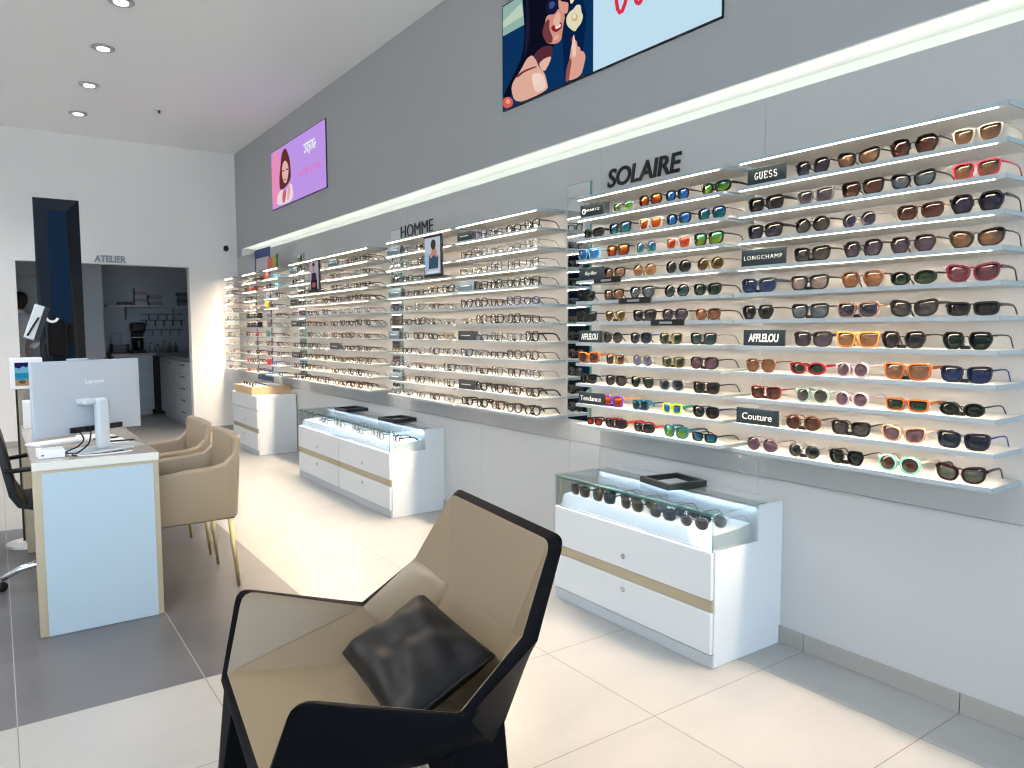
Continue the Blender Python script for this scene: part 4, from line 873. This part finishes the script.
hd = MB().box(-.10, .01, -.27, -.154, 1.16, 1.41).build('camera_head', BLACKM, t, bevel=.03, seg=4)
MB().tube([(-.070 + .032 * math.cos(math.radians(a_)), -.277, 1.425 + .032 * math.sin(math.radians(a_))) for a_ in range(190, 355, 12)], .008, 8).build('light_ring', mat('ring_white', (235, 236, 238), .3), hd)
MB().box(.0, .055, -.175, -.154, 1.24, 1.38).build('control_pad', BLACKM, t, bevel=.004)
tilt = Matrix.Translation((-.163, -.30, 1.39)) @ Matrix.Rotation(math.radians(19), 4, 'Y') @ Matrix.Rotation(math.radians(-20), 4, 'X')
sc_ = MB().box(-.034, .022, -.009, .009, -.118, .118, tilt).build('tilted_screen', mat('screen_back_white', (198, 204, 210), .4), t, bevel=.004)
MB().box(.0225, .052, -.008, .030, -.118, .118, tilt).build('screen_side', mat('screen_side_dark', (30, 36, 42), .4), sc_)
MB().tube([tilt @ Vector(p) for p in ((.008, -.014, .03), (-.002, -.016, -.02), (-.012, -.014, -.075), (-.018, -.014, -.105))], .006, 8).build('screen_arm', BLACKP, sc_)
MB().tube([(-.10, -.27, 1.30), (-.13, -.28, 1.22), (-.11, -.27, 1.18), (-.08, -.26, 1.17)], .004, 6).build('screen_cable', BLACKP, sc_)
MB().tube([(-.10, -.25, 1.38), (-.06, -.22, 1.37), (-.03, -.2, 1.36)], .016, 8).build('screen_mount', BLACKP, t)
t = thing('tablet_stand', 'white framed tablet showing a beach on a slim stand beyond the desk', 'tablet', (.15, 5.42, 0), 0)
MB().box(-.085, .085, -.008, .010, .978, 1.172).build('tablet_frame', mat('tablet_white', (230, 232, 236), .35), t, bevel=.006, seg=3)
F = endframe(-.060, -.0085, 1.0)
picture('screen_picture', [BG((60, 160, 200)), ((120, 190, 226), [(0, .55), (1, .55), (1, 1), (0, 1)]), ((40, 150, 180), [(0, .34), (1, .34), (1, .55), (0, .55)]), ((176, 150, 112), [(0, 0), (1, 0), (1, .26), (.6, .30), (.3, .22), (0, .26)]),
    ((40, 38, 90), [(0, .8), (.2, .74), (.36, .84), (.5, .78), (.62, .9), (.9, .74), (1, .8), (1, 1), (0, 1)]), ((60, 90, 60), [(.7, .34), (.78, .5), (.9, .5), (.92, .34)]), ((110, 84, 60), ell(.3, .16, .16, .07)), ((110, 84, 60), ell(.72, .14, .14, .06))], .120, .142, F, t, .8)
MB().box(-.05, -.015, .011, .030, .02, 1.06).build('post', mat('post_beige', (150, 142, 128), .5), t)
MB().box(-.062, -.0505, .012, .028, .03, .98).build('post_edge', BLACKP, t)
MB().lathe([(.001, 0), (.13, 0), (.125, .016), (.001, .02)], 28, Matrix.Translation((-.03, .03, 0))).build('base', mat('tablet_white', (230, 232, 236), .35), t, smooth=False)
o = MB().box(0, .04, 0, .16, 0, .155).build('desktop_tower', mat('box_white', (226, 230, 236), .4), None, bevel=.003, loc=(.115, 5.04, DZ + .0005)); tag(o, 'small upright white computer box at the back of the desk', 'computer')
# person in the workshop, seen from behind through the opening
def person():
    t = thing('person', 'person with short dark hair in a pale grey shirt inside the dark workshop', 'person', (.17, 11.05, 0), 0)
    V = {'pel': (0, 0, .93), 'sp1': (.02, -.01, 1.10), 'sp2': (.05, -.02, 1.28), 'ch': (.08, -.03, 1.44), 'nk': (.09, -.04, 1.555), 'hd0': (.095, -.05, 1.62),
         'sl': (-.09, .06, 1.47), 'el': (-.13, .02, 1.20), 'wl': (.05, -.10, 1.08), 'sr': (.24, -.06, 1.47), 'er': (.31, -.16, 1.24), 'wr': (.18, -.28, 1.12),
         'hl': (-.09, .03, .90), 'kl': (-.10, .0, .50), 'al': (-.10, .04, .08), 'hr': (.09, -.03, .90), 'kr': (.10, -.05, .50), 'ar': (.10, -.02, .08), 'tl': (-.08, -.12, .04), 'tr': (.12, -.18, .04)}
    E = [('pel', 'sp1'), ('sp1', 'sp2'), ('sp2', 'ch'), ('ch', 'nk'), ('nk', 'hd0'), ('ch', 'sl'), ('sl', 'el'), ('el', 'wl'), ('ch', 'sr'), ('sr', 'er'), ('er', 'wr'), ('pel', 'hl'), ('hl', 'kl'), ('kl', 'al'), ('al', 'tl'), ('pel', 'hr'), ('hr', 'kr'), ('kr', 'ar'), ('ar', 'tr')]
    R = {'pel': (.15, .11), 'sp1': (.14, .10), 'sp2': (.15, .105), 'ch': (.155, .11), 'nk': (.055, .055), 'hd0': (.06, .06), 'sl': (.07, .07), 'sr': (.07, .07), 'el': (.045, .045), 'er': (.045, .045), 'wl': (.03, .03), 'wr': (.03, .03),
         'hl': (.095, .095), 'hr': (.095, .095), 'kl': (.06, .06), 'kr': (.06, .06), 'al': (.042, .042), 'ar': (.042, .042), 'tl': (.038, .03), 'tr': (.038, .03)}
    ks = list(V); me = bpy.data.meshes.new('body'); me.from_pydata([V[k_] for k_ in ks], [(ks.index(a_), ks.index(b_)) for a_, b_ in E], [])
    o = bpy.data.objects.new('body', me); COL.objects.link(o); o.parent = t
    sk = o.modifiers.new('Skin', 'SKIN'); sk.use_smooth_shade = True
    for k_, v in zip(ks, me.skin_vertices[0].data): v.radius = R[k_]; v.use_root = (k_ == 'pel')
    o.modifiers.new('Sub', 'SUBSURF').levels = 2; o.modifiers['Sub'].render_levels = 2
    me.materials.append(mat('shirt_grey', (196, 200, 208), .8))
    hm = MB().lathe([(.002, -.115), (.045, -.105), (.062, -.07), (.072, -.02), (.078, .03), (.072, .075), (.045, .108), (.002, .118)], 20, Matrix.Translation((.10, -.055, 1.70)) @ Matrix.Rotation(math.radians(12), 4, 'Y')).build('head', mat('skin_tone', (150, 104, 82), .6), t, smooth=True)
    MB().lathe([(.066, -.085), (.080, -.05), (.088, -.01), (.092, .03), (.084, .08), (.052, .116), (.002, .128)], 20, Matrix.Translation((.092, -.068, 1.70)) @ Matrix.Rotation(math.radians(12), 4, 'Y')).build('hair', mat('hair_dark', (18, 14, 14), .7), t, smooth=True)
    for s_ in (-1, 1): MB().tube([(.10 + s_ * .076, -.055, 1.715), (.10 + s_ * .084, -.05, 1.70), (.10 + s_ * .078, -.055, 1.675)], .010, 6).build('ear', mat('skin_tone', (150, 104, 82), .6), t)
    for wx, wy, wz, nm in ((.05, -.10, 1.08, 'hand'), (.18, -.28, 1.12, 'hand')):
        mb = MB().box(-.02, .02, -.05, .0, -.012, .012)
        for f_ in range(4): mb.tube([(-.015 + f_ * .01, -.045, 0), (-.016 + f_ * .011, -.085 - .006 * (f_ in (1, 2)), -.004), (-.016 + f_ * .011, -.10 - .008 * (f_ in (1, 2)), -.018)], [.0065, .006, .005], 6)
        mb.tube([(.018, -.012, 0), (.034, -.035, -.004), (.034, -.056, -.012)], [.008, .007, .006], 6)
        o = mb.build(nm, mat('skin_tone', (150, 104, 82), .6), t, bevel=.003, loc=(wx, wy, wz))
    MB().box(-.05, .05, -.004, .004, -.04, .04, Matrix.Translation((.02, -.155, 1.31))).build('badge', mat('badge_orange', (236, 160, 30), .5), t)
person()
# ================================================================ WORKSHOP FITTINGS
WK = mat('workshop_cabinet', (176, 182, 190), .45); TOPD = mat('worktop_grey', (110, 114, 120), .4)
def drawer_unit(name, label, x0, x1, y0, y1, zt, rows, facing, cols=1):
    t = thing(name, label, 'cabinet', ((x0 + x1) / 2, (y0 + y1) / 2, 0), 0, 'workshop cabinets')
    a, b = (x1 - x0) / 2, (y1 - y0) / 2
    MB().box(-a, a, -b, b, .08, zt).build('body', WK, t)
    MB().box(-a + .03, a - .03, -b + .03, b - .03, 0, .079).build('plinth', PLINTH, t)
    for c in range(cols):
        for r in range(rows):
            z0 = .09 + (zt - .1) * r / rows; z1 = .09 + (zt - .1) * (r + 1) / rows - .008
            if facing == 'y':
                w = 2 * a / cols; xa = -a + c * w + .004; dd = MB().box(xa, xa + w - .008, -b - .018, -b - .0005, z0, z1).build('drawer' if rows > 1 else 'door', WK, t, bevel=.002)
            else:
                w = 2 * b / cols; ya = -b + c * w + .004; dd = MB().box(-a - .018, -a - .0005, ya, ya + w - .008, z0, z1).build('drawer' if rows > 1 else 'door', WK, t, bevel=.002)
                MB().box(-a - .032, -a - .019, ya + w * .35, ya + w * .6, z1 - .05, z1 - .035).build('handle', mat('handle_dark', (70, 74, 80), .4), dd)
    return t
drawer_unit('workshop_drawer_unit', 'pale four-drawer unit against the workshop rear wall', 1.50, 2.045, 12.87, 13.48, .94, 4, 'y')
drawer_unit('workshop_cupboard', 'pale workshop cupboard with two doors along the side wall', 2.12, 2.72, 11.50, 12.62, .92, 1, 'x', 2)
drawer_unit('workshop_chest', 'pale workshop drawer chest along the side wall, closest to the opening', 2.12, 2.72, 10.40, 11.49, .92, 5, 'x', 1)
t = MB().box(1.46, 2.735, 12.82, 13.49, .941, .975).build('worktop', mat('worktop_pale', (150, 154, 158), .4)); tag(t, 'pale worktop along the rear wall of the workshop', 'worktop')
t = MB().box(2.08, 2.735, 10.36, 12.81, .921, .965).build('worktop', TOPD); tag(t, 'dark grey worktop along the side wall of the workshop', 'worktop')
t = MB().box(2.06, 2.70, 12.9, 13.48, .0, .93).build('corner_bin', mat('corner_black', (14, 14, 16), .6), None, bevel=.01); tag(t, 'black panel filling the corner between workshop cabinets', 'panel')  # dark block put where the corner gap is only in shade
t = thing('workshop_shelf', 'long pale wall shelf with boxes in the workshop', 'shelf', (1.47, 13.2, 1.715), 0)
MB().box(0, 1.265, 0, .295, 0, .03).build('board', mat('shelf_dim', (190, 194, 198), .5), t)
for x in (.28, 1.0): MB().prism([(0.02, -.2), (.28, -.2), (.28, 0), (.02, 0)], 'x', x, x + .02).build('bracket', mat('shelf_dim', (190, 194, 198), .5), t)
bx = random.Random(5)
def boxes(x, y, zs, w, d, label, cols, grp, n):
    z = zs
    for i in range(n):
        h = .055; c = cols[i % len(cols)]
        o = MB().box(-w / 2, w / 2, -d / 2, d / 2, 0, h - .002).build('storage_box', mat('storage_%d_%d_%d' % c, c, .6), None, bevel=.003, loc=(x + bx.uniform(-.01, .01), y, z)); z += h
        tag(o, label % ORD[i + 1], 'box', grp)
boxes(1.96, 13.33, 1.7455, .17, .2, 'pale box in the tall stack on the workshop shelf, %s from below', [(190, 186, 196), (150, 150, 162)], 'tall box stack', 5)
boxes(2.18, 13.33, 1.7455, .2, .2, 'grey box in the low stack on the workshop shelf, %s from below', [(120, 124, 136), (150, 154, 164)], 'low box stack', 3)
boxes(2.60, 13.33, 1.7455, .14, .2, 'slate box in the stack beside the opening edge on the shelf, %s from below', [(120, 130, 140), (90, 96, 110)], 'side box stack', 4)
boxes(1.74, 13.33, 1.7455, .2, .2, 'dark flat box on the workshop shelf, %s from below', [(66, 70, 80)], 'dark boxes', 1)
t = thing('coffee_machine', 'black coffee machine with silver band on the workshop worktop', 'coffee machine', (1.885, 13.14, .9755), 0)
MB().box(-.10, .10, -.14, .14, 0, .05).build('drip_base', BLACKP, t, bevel=.01)
MB().box(-.085, .085, .02, .14, .05, .34).build('body', BLACKP, t, bevel=.02)
MB().box(-.10, .10, -.15, .14, .34, .49).build('brew_head', BLACKP, t, bevel=.03, seg=3)
MB().lathe([(.055, .051), (.07, .07), (.07, .20), (.05, .235), (.002, .238)], 20, Matrix.Translation((0, -.065, 0))).build('jug', mat('jug_dark', (36, 34, 34), .2), t, smooth=True)
MB().box(-.105, .105, -.155, .145, .243, .258).build('band', CHROME, t)
t = thing('toaster', 'white rounded toaster on the dark side worktop', 'toaster', (2.40, 10.95, .9655), 0)
MB().box(-.09, .09, -.14, .14, .012, .19).build('body', mat('toaster_white', (222, 222, 224), .3), t, bevel=.045, seg=4, smooth=True)
MB().box(-.02, -.008, -.1, .1, .188, .1915).box(.012, .024, -.1, .1, .188, .1915).build('slot', BLACKP, t)
MB().box(-.07, .07, -.12, .12, 0, .013).build('foot', BLACKP, t)
MB().box(-.015, .015, -.162, -.141, .09, .115).build('lever', BLACKP, t)
t = thing('paper_roll', 'white paper roll standing beside the toaster', 'roll', (2.36, 11.32, .9655), 0)
MB().lathe([(.02, 0), (.06, 0), (.06, .22), (.02, .22)], 20).build('roll', mat('paper_white', (226, 228, 230), .6), t, smooth=False)
for i, (x, y, h, r, c) in enumerate(((2.55, 11.9, .30, .035, (14, 14, 18)), (2.62, 11.75, .26, .035, (20, 22, 26)), (2.10, 13.3, .16, .035, (150, 160, 170)), (2.20, 13.32, .14, .04, (130, 140, 150)), (2.30, 13.3, .19, .03, (160, 150, 130)), (2.38, 13.3, .17, .03, (120, 130, 136)), (2.47, 13.3, .15, .035, (96, 104, 112)))):
    t = thing('bottle', ('tall black bottle on the side worktop, %s from the rear' if i < 2 else 'pale jar on the workshop rear worktop, %s in the row') % ORD[i + 1 if i < 2 else i - 1], 'bottle', (x, y, .9755 if y > 13 else .9655), 0, 'bottles in the workshop')
    MB().lathe([(r * .9, 0), (r, .01), (r, h * .62), (r * .45, h * .78), (r * .4, h * .9), (.002, h * .9)], 16).build('body', mat('bottle_%d_%d_%d' % c, c, .3), t, smooth=True)
    MB().lathe([(.002, h * .9), (r * .46, h * .9), (r * .46, h), (.002, h)], 12).build('cap', BLACKP, t)
t = thing('tool_rail', 'dark rails with rows of small tools on the workshop wall', 'tool rail', (1.98, 13.5, 1.2), 0)
for z in (.14, .30, .40):
    MB().box(0, .66, -.012, -.001, z, z + .014).build('rail', mat('rail_dark', (70, 78, 88), .4), t)
for i in range(14):
    z = (.10, .26, .36)[i % 3]; x = .03 + i * .045
    MB().box(x, x + .022, -.03, -.0125, z - .05, z + .045).build('tool', mat(('tool_grey', 'tool_dark', 'tool_blue')[i % 3], ((120, 128, 138), (50, 54, 62), (84, 104, 124))[i % 3], .4), t)
t = thing('small_rack', 'dark wire rack with trays left on the workshop worktop', 'rack', (1.50, 13.0, .9755), 0)
for z in (0.0, .06, .12): MB().box(0, .24, 0, .28, z, z + .012).build('tray', mat('rack_tray', (90, 100, 112), .5), t)
for x in (0.0, .228): MB().box(x, x + .012, 0, .28, .0125, .15).build('upright', BLACKP, t)
t = thing('wire_stand', 'slim pale wire frame standing on the workshop worktop', 'stand', (1.60, 13.36, .9755), 0)
MB().tube([(-.06, 0, .002), (-.06, 0, .30), (-.03, 0, .33), (.04, 0, .33), (.07, 0, .30), (.07, 0, .002)], .006, 8).build('loop', mat('wire_pale', (150, 158, 160), .4), t)
MB().box(-.09, .10, -.05, .05, 0, .004).build('base', BLACKP, t)

# ================================================================ LOUNGE CHAIR (front) AND CUSHION
NAPPA = mat('black_leather', (7, 9, 14), .55, bump=.05, bscale=260, spec=.05)
TAN = mat('tan_leather', (128, 113, 91), .36, bump=.05, bscale=320)
ch = thing('lounge_armchair', 'large angular armchair, black leather outside and beige leather inside', 'armchair', (.4966, 1.7865, 0), -.1163)
P = {'F': (0, .3735, .589), 'E': (.374, .396, .471), 'T': (.669, .320, .814), 'S': (-.045, .284, .381), 'B': (.483, .227, .327), 'M': (.595, .200, .547), 'N': (.559, .377, .602)}
def pt(k, s, Q=None): q = (Q or P)[k]; return Vector((q[0], s * q[1], q[2]))
PO = {'F': (-.003, .376, .593), 'E': (.374, .396, .471), 'T': (.678, .326, .823), 'N': (.566, .380, .602), 'S': (-.062, .312, .352), 'B': (.525, .235, .275), 'M': (.635, .215, .480)}
PI_ = {'F': (.013, .355, .586), 'E': (.368, .366, .468), 'T': (.648, .304, .808), 'N': (.540, .350, .604), 'S': (-.045, .284, .383), 'B': (.483, .227, .330), 'M': (.590, .200, .550)}
def rim_loop(Q):
    """half of the rim from the front of the seat up to the middle of the head edge, corners rounded; returns points and where each lies"""
    g = lambda k_: Vector(Q[k_])
    def arc_(c, a_, b_, r):
        p0 = c + (a_ - c).normalized() * r; p2 = c + (b_ - c).normalized() * r
        return [(p0 * (1 - u) ** 2 + c * 2 * u * (1 - u) + p2 * u * u) for u in (0, .25, .5, .75, 1)]
    t2 = g('T').copy(); t2.y = -t2.y
    return arc_(g('F'), g('S'), g('E'), .04), arc_(g('T'), g('N'), t2, .035)
def flip(v, s): return Vector((v.x, s * v.y, v.z))
def facets(Q, mb):
    for s in (1, -1):
        fa, ta = rim_loop(Q)
        fa = [flip(v, s) for v in fa]; ta = [flip(v, s) for v in ta]
        k_ = {n: pt(n, s, Q) for n in Q}
        for poly in ([k_['S'], *fa, k_['E']], [k_['S'], k_['E'], k_['B']], [k_['N'], ta[0], ta[1], ta[2], k_['M']]):
            mb.add(poly, [tuple(range(len(poly)))])
        G_ = 7; vs_ = []                              # the gently twisted wing panel
        for i in range(G_ + 1):
            for j in range(G_ + 1):
                u, v = i / G_, j / G_
                vs_.append(k_['E'] * (1 - u) * (1 - v) + k_['N'] * u * (1 - v) + k_['M'] * u * v + k_['B'] * (1 - u) * v)
        mb.add(vs_, [(i * (G_ + 1) + j, (i + 1) * (G_ + 1) + j, (i + 1) * (G_ + 1) + j + 1, i * (G_ + 1) + j + 1) for i in range(G_) for j in range(G_)])
    L_ = {n: pt(n, 1, Q) for n in Q}; R_ = {n: pt(n, -1, Q) for n in Q}
    ta = rim_loop(Q)[1]; tl = ta[2:]; tr = [flip(v, -1) for v in ta[2:]][::-1]
    for poly in ([L_['S'], L_['B'], R_['B'], R_['S']], [L_['B'], L_['M'], R_['M'], R_['B']], [L_['M'], *tl, *tr, R_['M']]):
        mb.add(poly, [tuple(range(len(poly)))])
def loop_pts(Q):
    fa, ta = rim_loop(Q); half = [Vector(Q['S']), *fa, Vector(Q['E']), Vector(Q['N']), *ta]
    return half + [flip(v, -1) for v in half[::-1]]
mb = MB(); facets(PO, mb)
A_, B_ = loop_pts(PO), loop_pts(PI_); n = len(A_)
mb.add(A_ + B_, [(i, (i + 1) % n, n + (i + 1) % n, n + i) for i in range(n)])
me = mb.mesh('shell'); bm = bmesh.new(); bm.from_mesh(me); bmesh.ops.remove_doubles(bm, verts=bm.verts, dist=.0004); bmesh.ops.recalc_face_normals(bm, faces=bm.faces); bm.to_mesh(me); bm.free()
o = link('shell', me, NAPPA, ch)
bv = o.modifiers.new('Round', 'BEVEL'); bv.width = .008; bv.segments = 3; bv.limit_method = 'ANGLE'; bv.angle_limit = math.radians(30)
shade(o, 30)
mb = MB(); facets(PI_, mb)
me = mb.mesh('upholstery'); bm = bmesh.new(); bm.from_mesh(me); bmesh.ops.remove_doubles(bm, verts=bm.verts, dist=.0004); bmesh.ops.recalc_face_normals(bm, faces=bm.faces)
c = Vector((.2, 0, .9)); 
if sum(1 if (c - fa.calc_center_median()).dot(fa.normal) > 0 else -1 for fa in bm.faces) < 0: bmesh.ops.reverse_faces(bm, faces=bm.faces)
bm.to_mesh(me); bm.free()
o = link('upholstery', me, TAN, ch)
sd = o.modifiers.new('Thick', 'SOLIDIFY'); sd.thickness = .006; sd.offset = -.6
bv = o.modifiers.new('Round', 'BEVEL'); bv.width = .004; bv.segments = 2; bv.limit_method = 'ANGLE'; bv.angle_limit = math.radians(20)
shade(o, 12)
SEAM = mat('seam_thread', (140, 126, 106), .6)
for s in (1, -1):
    for a, b in (('S', 'E'), ('E', 'B'), ('N', 'M')):
        A_, B_ = pt(a, s, PI_), pt(b, s, PI_); d = B_ - A_; inn = Vector((-.0015, -s * .0015, .0015))
        MB().tube([A_ + d * .05 + inn, A_ + d * .95 + inn], .0013, 6).build('seam', SEAM, o)
MB().tube([pt('M', 1, PI_) + Vector((-.002, 0, .001)), pt('M', -1, PI_) + Vector((-.002, 0, .001))], .0013, 6).build('seam', SEAM, o)
for s in (1, -1):
    MB().add([(-.04, s * .20, .35), (.10, s * .20, .34), (.10, s * .30, .36), (-.05, s * .30, .38), (-.085, s * .27, 0), (-.01, s * .27, 0), (-.01, s * .315, 0), (-.085, s * .315, 0)], [(0, 1, 2, 3), (4, 7, 6, 5), (0, 4, 5, 1), (1, 5, 6, 2), (2, 6, 7, 3), (3, 7, 4, 0)]).build('leg', NAPPA, ch, bevel=.006)
    MB().add([(.34, s * .14, .31), (.52, s * .14, .31), (.55, s * .24, .36), (.38, s * .27, .345), (.46, s * .24, 0), (.56, s * .24, 0), (.56, s * .285, 0), (.46, s * .285, 0)], [(0, 1, 2, 3), (4, 7, 6, 5), (0, 4, 5, 1), (1, 5, 6, 2), (2, 6, 7, 3), (3, 7, 4, 0)]).build('leg', NAPPA, ch, bevel=.006)
# black cushion leaning against the lower back
cor = [Vector((.770, 1.935, .418)), Vector((1.035, 1.950, .520)), Vector((1.000, 1.510, .505)), Vector((.722, 1.485, .41))]
nrm = (cor[1] - cor[0]).cross(cor[3] - cor[0]); nrm.normalize()
if nrm.z < 0: nrm = -nrm
G = 22; vs = []; fs = []
def cush(u, v, sg):
    pinch = .014
    uu, vv = 2 * u - 1, 2 * v - 1
    pu = u + (.5 - u) * pinch * 2 * (1 - vv * vv); pv = v + (.5 - v) * pinch * 2 * (1 - uu * uu)
    p = cor[0] * (1 - pu) * (1 - pv) + cor[1] * pu * (1 - pv) + cor[2] * pu * pv + cor[3] * (1 - pu) * pv
    b = max(0, (1 - uu ** 4) * (1 - vv ** 4)) ** .55
    wr = .009 * math.sin(8 * u + 5 * v) * b + .006 * math.sin(15 * v - 6 * u + 1) * b + .004 * math.sin(21 * u + 9 * v) * b - .012 * b * math.exp(-((u - .28) ** 2 + (v - .2) ** 2) / .012)
    return p + nrm * (sg * (.050 * b + .004) + wr * (sg > 0))
for sg in (1, -1):
    for i in range(G + 1):
        for j in range(G + 1): vs.append(cush(i / G, j / G, sg))
N1 = (G + 1) ** 2
for sg in (0, 1):
    for i in range(G):
        for j in range(G):
            a = sg * N1 + i * (G + 1) + j; fs.append((a, a + 1, a + G + 2, a + G + 1))
ring = [i * (G + 1) for i in range(G + 1)] + [G * (G + 1) + j for j in range(1, G + 1)] + [i * (G + 1) + G for i in range(G - 1, -1, -1)] + [j for j in range(G - 1, 0, -1)]
for a, b in zip(ring, ring[1:] + ring[:1]): fs.append((a, b, b + N1, a + N1))
cu = MB().add(vs, fs).build('cushion', mat('cushion_black', (9, 10, 14), .5, bump=.03, bscale=120, spec=.3), None, smooth=True)
tag(cu, 'crumpled black square cushion leaning in the angular armchair', 'cushion')
PIP = MB().tube([(vs[a] + vs[a + N1]) / 2 for a in ring + ring[:1]], .005, 6).build('piping', mat('cushion_black'), cu, smooth=True)

# ================================================================ CAMERA, LIGHT, OUTPUT LOOK
cam = bpy.data.cameras.new('camera'); co = bpy.data.objects.new('camera', cam); COL.objects.link(co)
yaw, pitch, roll, fpx = .612116340, -.0745978485, .00444981444, 734.916489
f = Vector((math.sin(yaw) * math.cos(pitch), math.cos(yaw) * math.cos(pitch), math.sin(pitch)))
r0 = Vector((math.cos(yaw), -math.sin(yaw), 0)); d0 = f.cross(r0)
r1 = math.cos(roll) * r0 + math.sin(roll) * d0; d1 = -math.sin(roll) * r0 + math.cos(roll) * d0
co.matrix_world = Matrix(((r1.x, -d1.x, -f.x, 0), (r1.y, -d1.y, -f.y, 0), (r1.z, -d1.z, -f.z, 1.3333), (0, 0, 0, 1)))
cam.sensor_width = 36; cam.sensor_fit = 'HORIZONTAL'; cam.lens = 36 * fpx / 1024; cam.clip_start = .02; cam.clip_end = 200
S.camera = co
W = bpy.data.worlds.new('sky'); S.world = W; W.use_nodes = True
bgn = W.node_tree.nodes['Background']; bgn.inputs[0].default_value = lin((206, 224, 246)); bgn.inputs[1].default_value = 7
sl = bpy.data.lights.new('sun', 'SUN'); sl.energy = 50; sl.angle = math.radians(.6); sl.color = (1, .97, .92)
so = bpy.data.objects.new('sun', sl); COL.objects.link(so); so.rotation_euler = Vector((.25, -.62, -.74)).to_track_quat('-Z', 'Y').to_euler(); so.location = (0, -6, 8)
S.view_settings.view_transform = 'Standard'; S.view_settings.look = 'None'; S.view_settings.gamma = 1; S.view_settings.use_curve_mapping = False
S.view_settings.exposure = -0.07
S.cycles.max_bounces = 8; S.cycles.diffuse_bounces = 6; S.cycles.glossy_bounces = 4; S.cycles.transmission_bounces = 4; S.cycles.transparent_max_bounces = 16
S.cycles.filter_width = 1.25; S.cycles.use_denoising = True; S.cycles.sample_clamp_indirect = 6; S.cycles.caustics_reflective = False; S.cycles.caustics_refractive = False
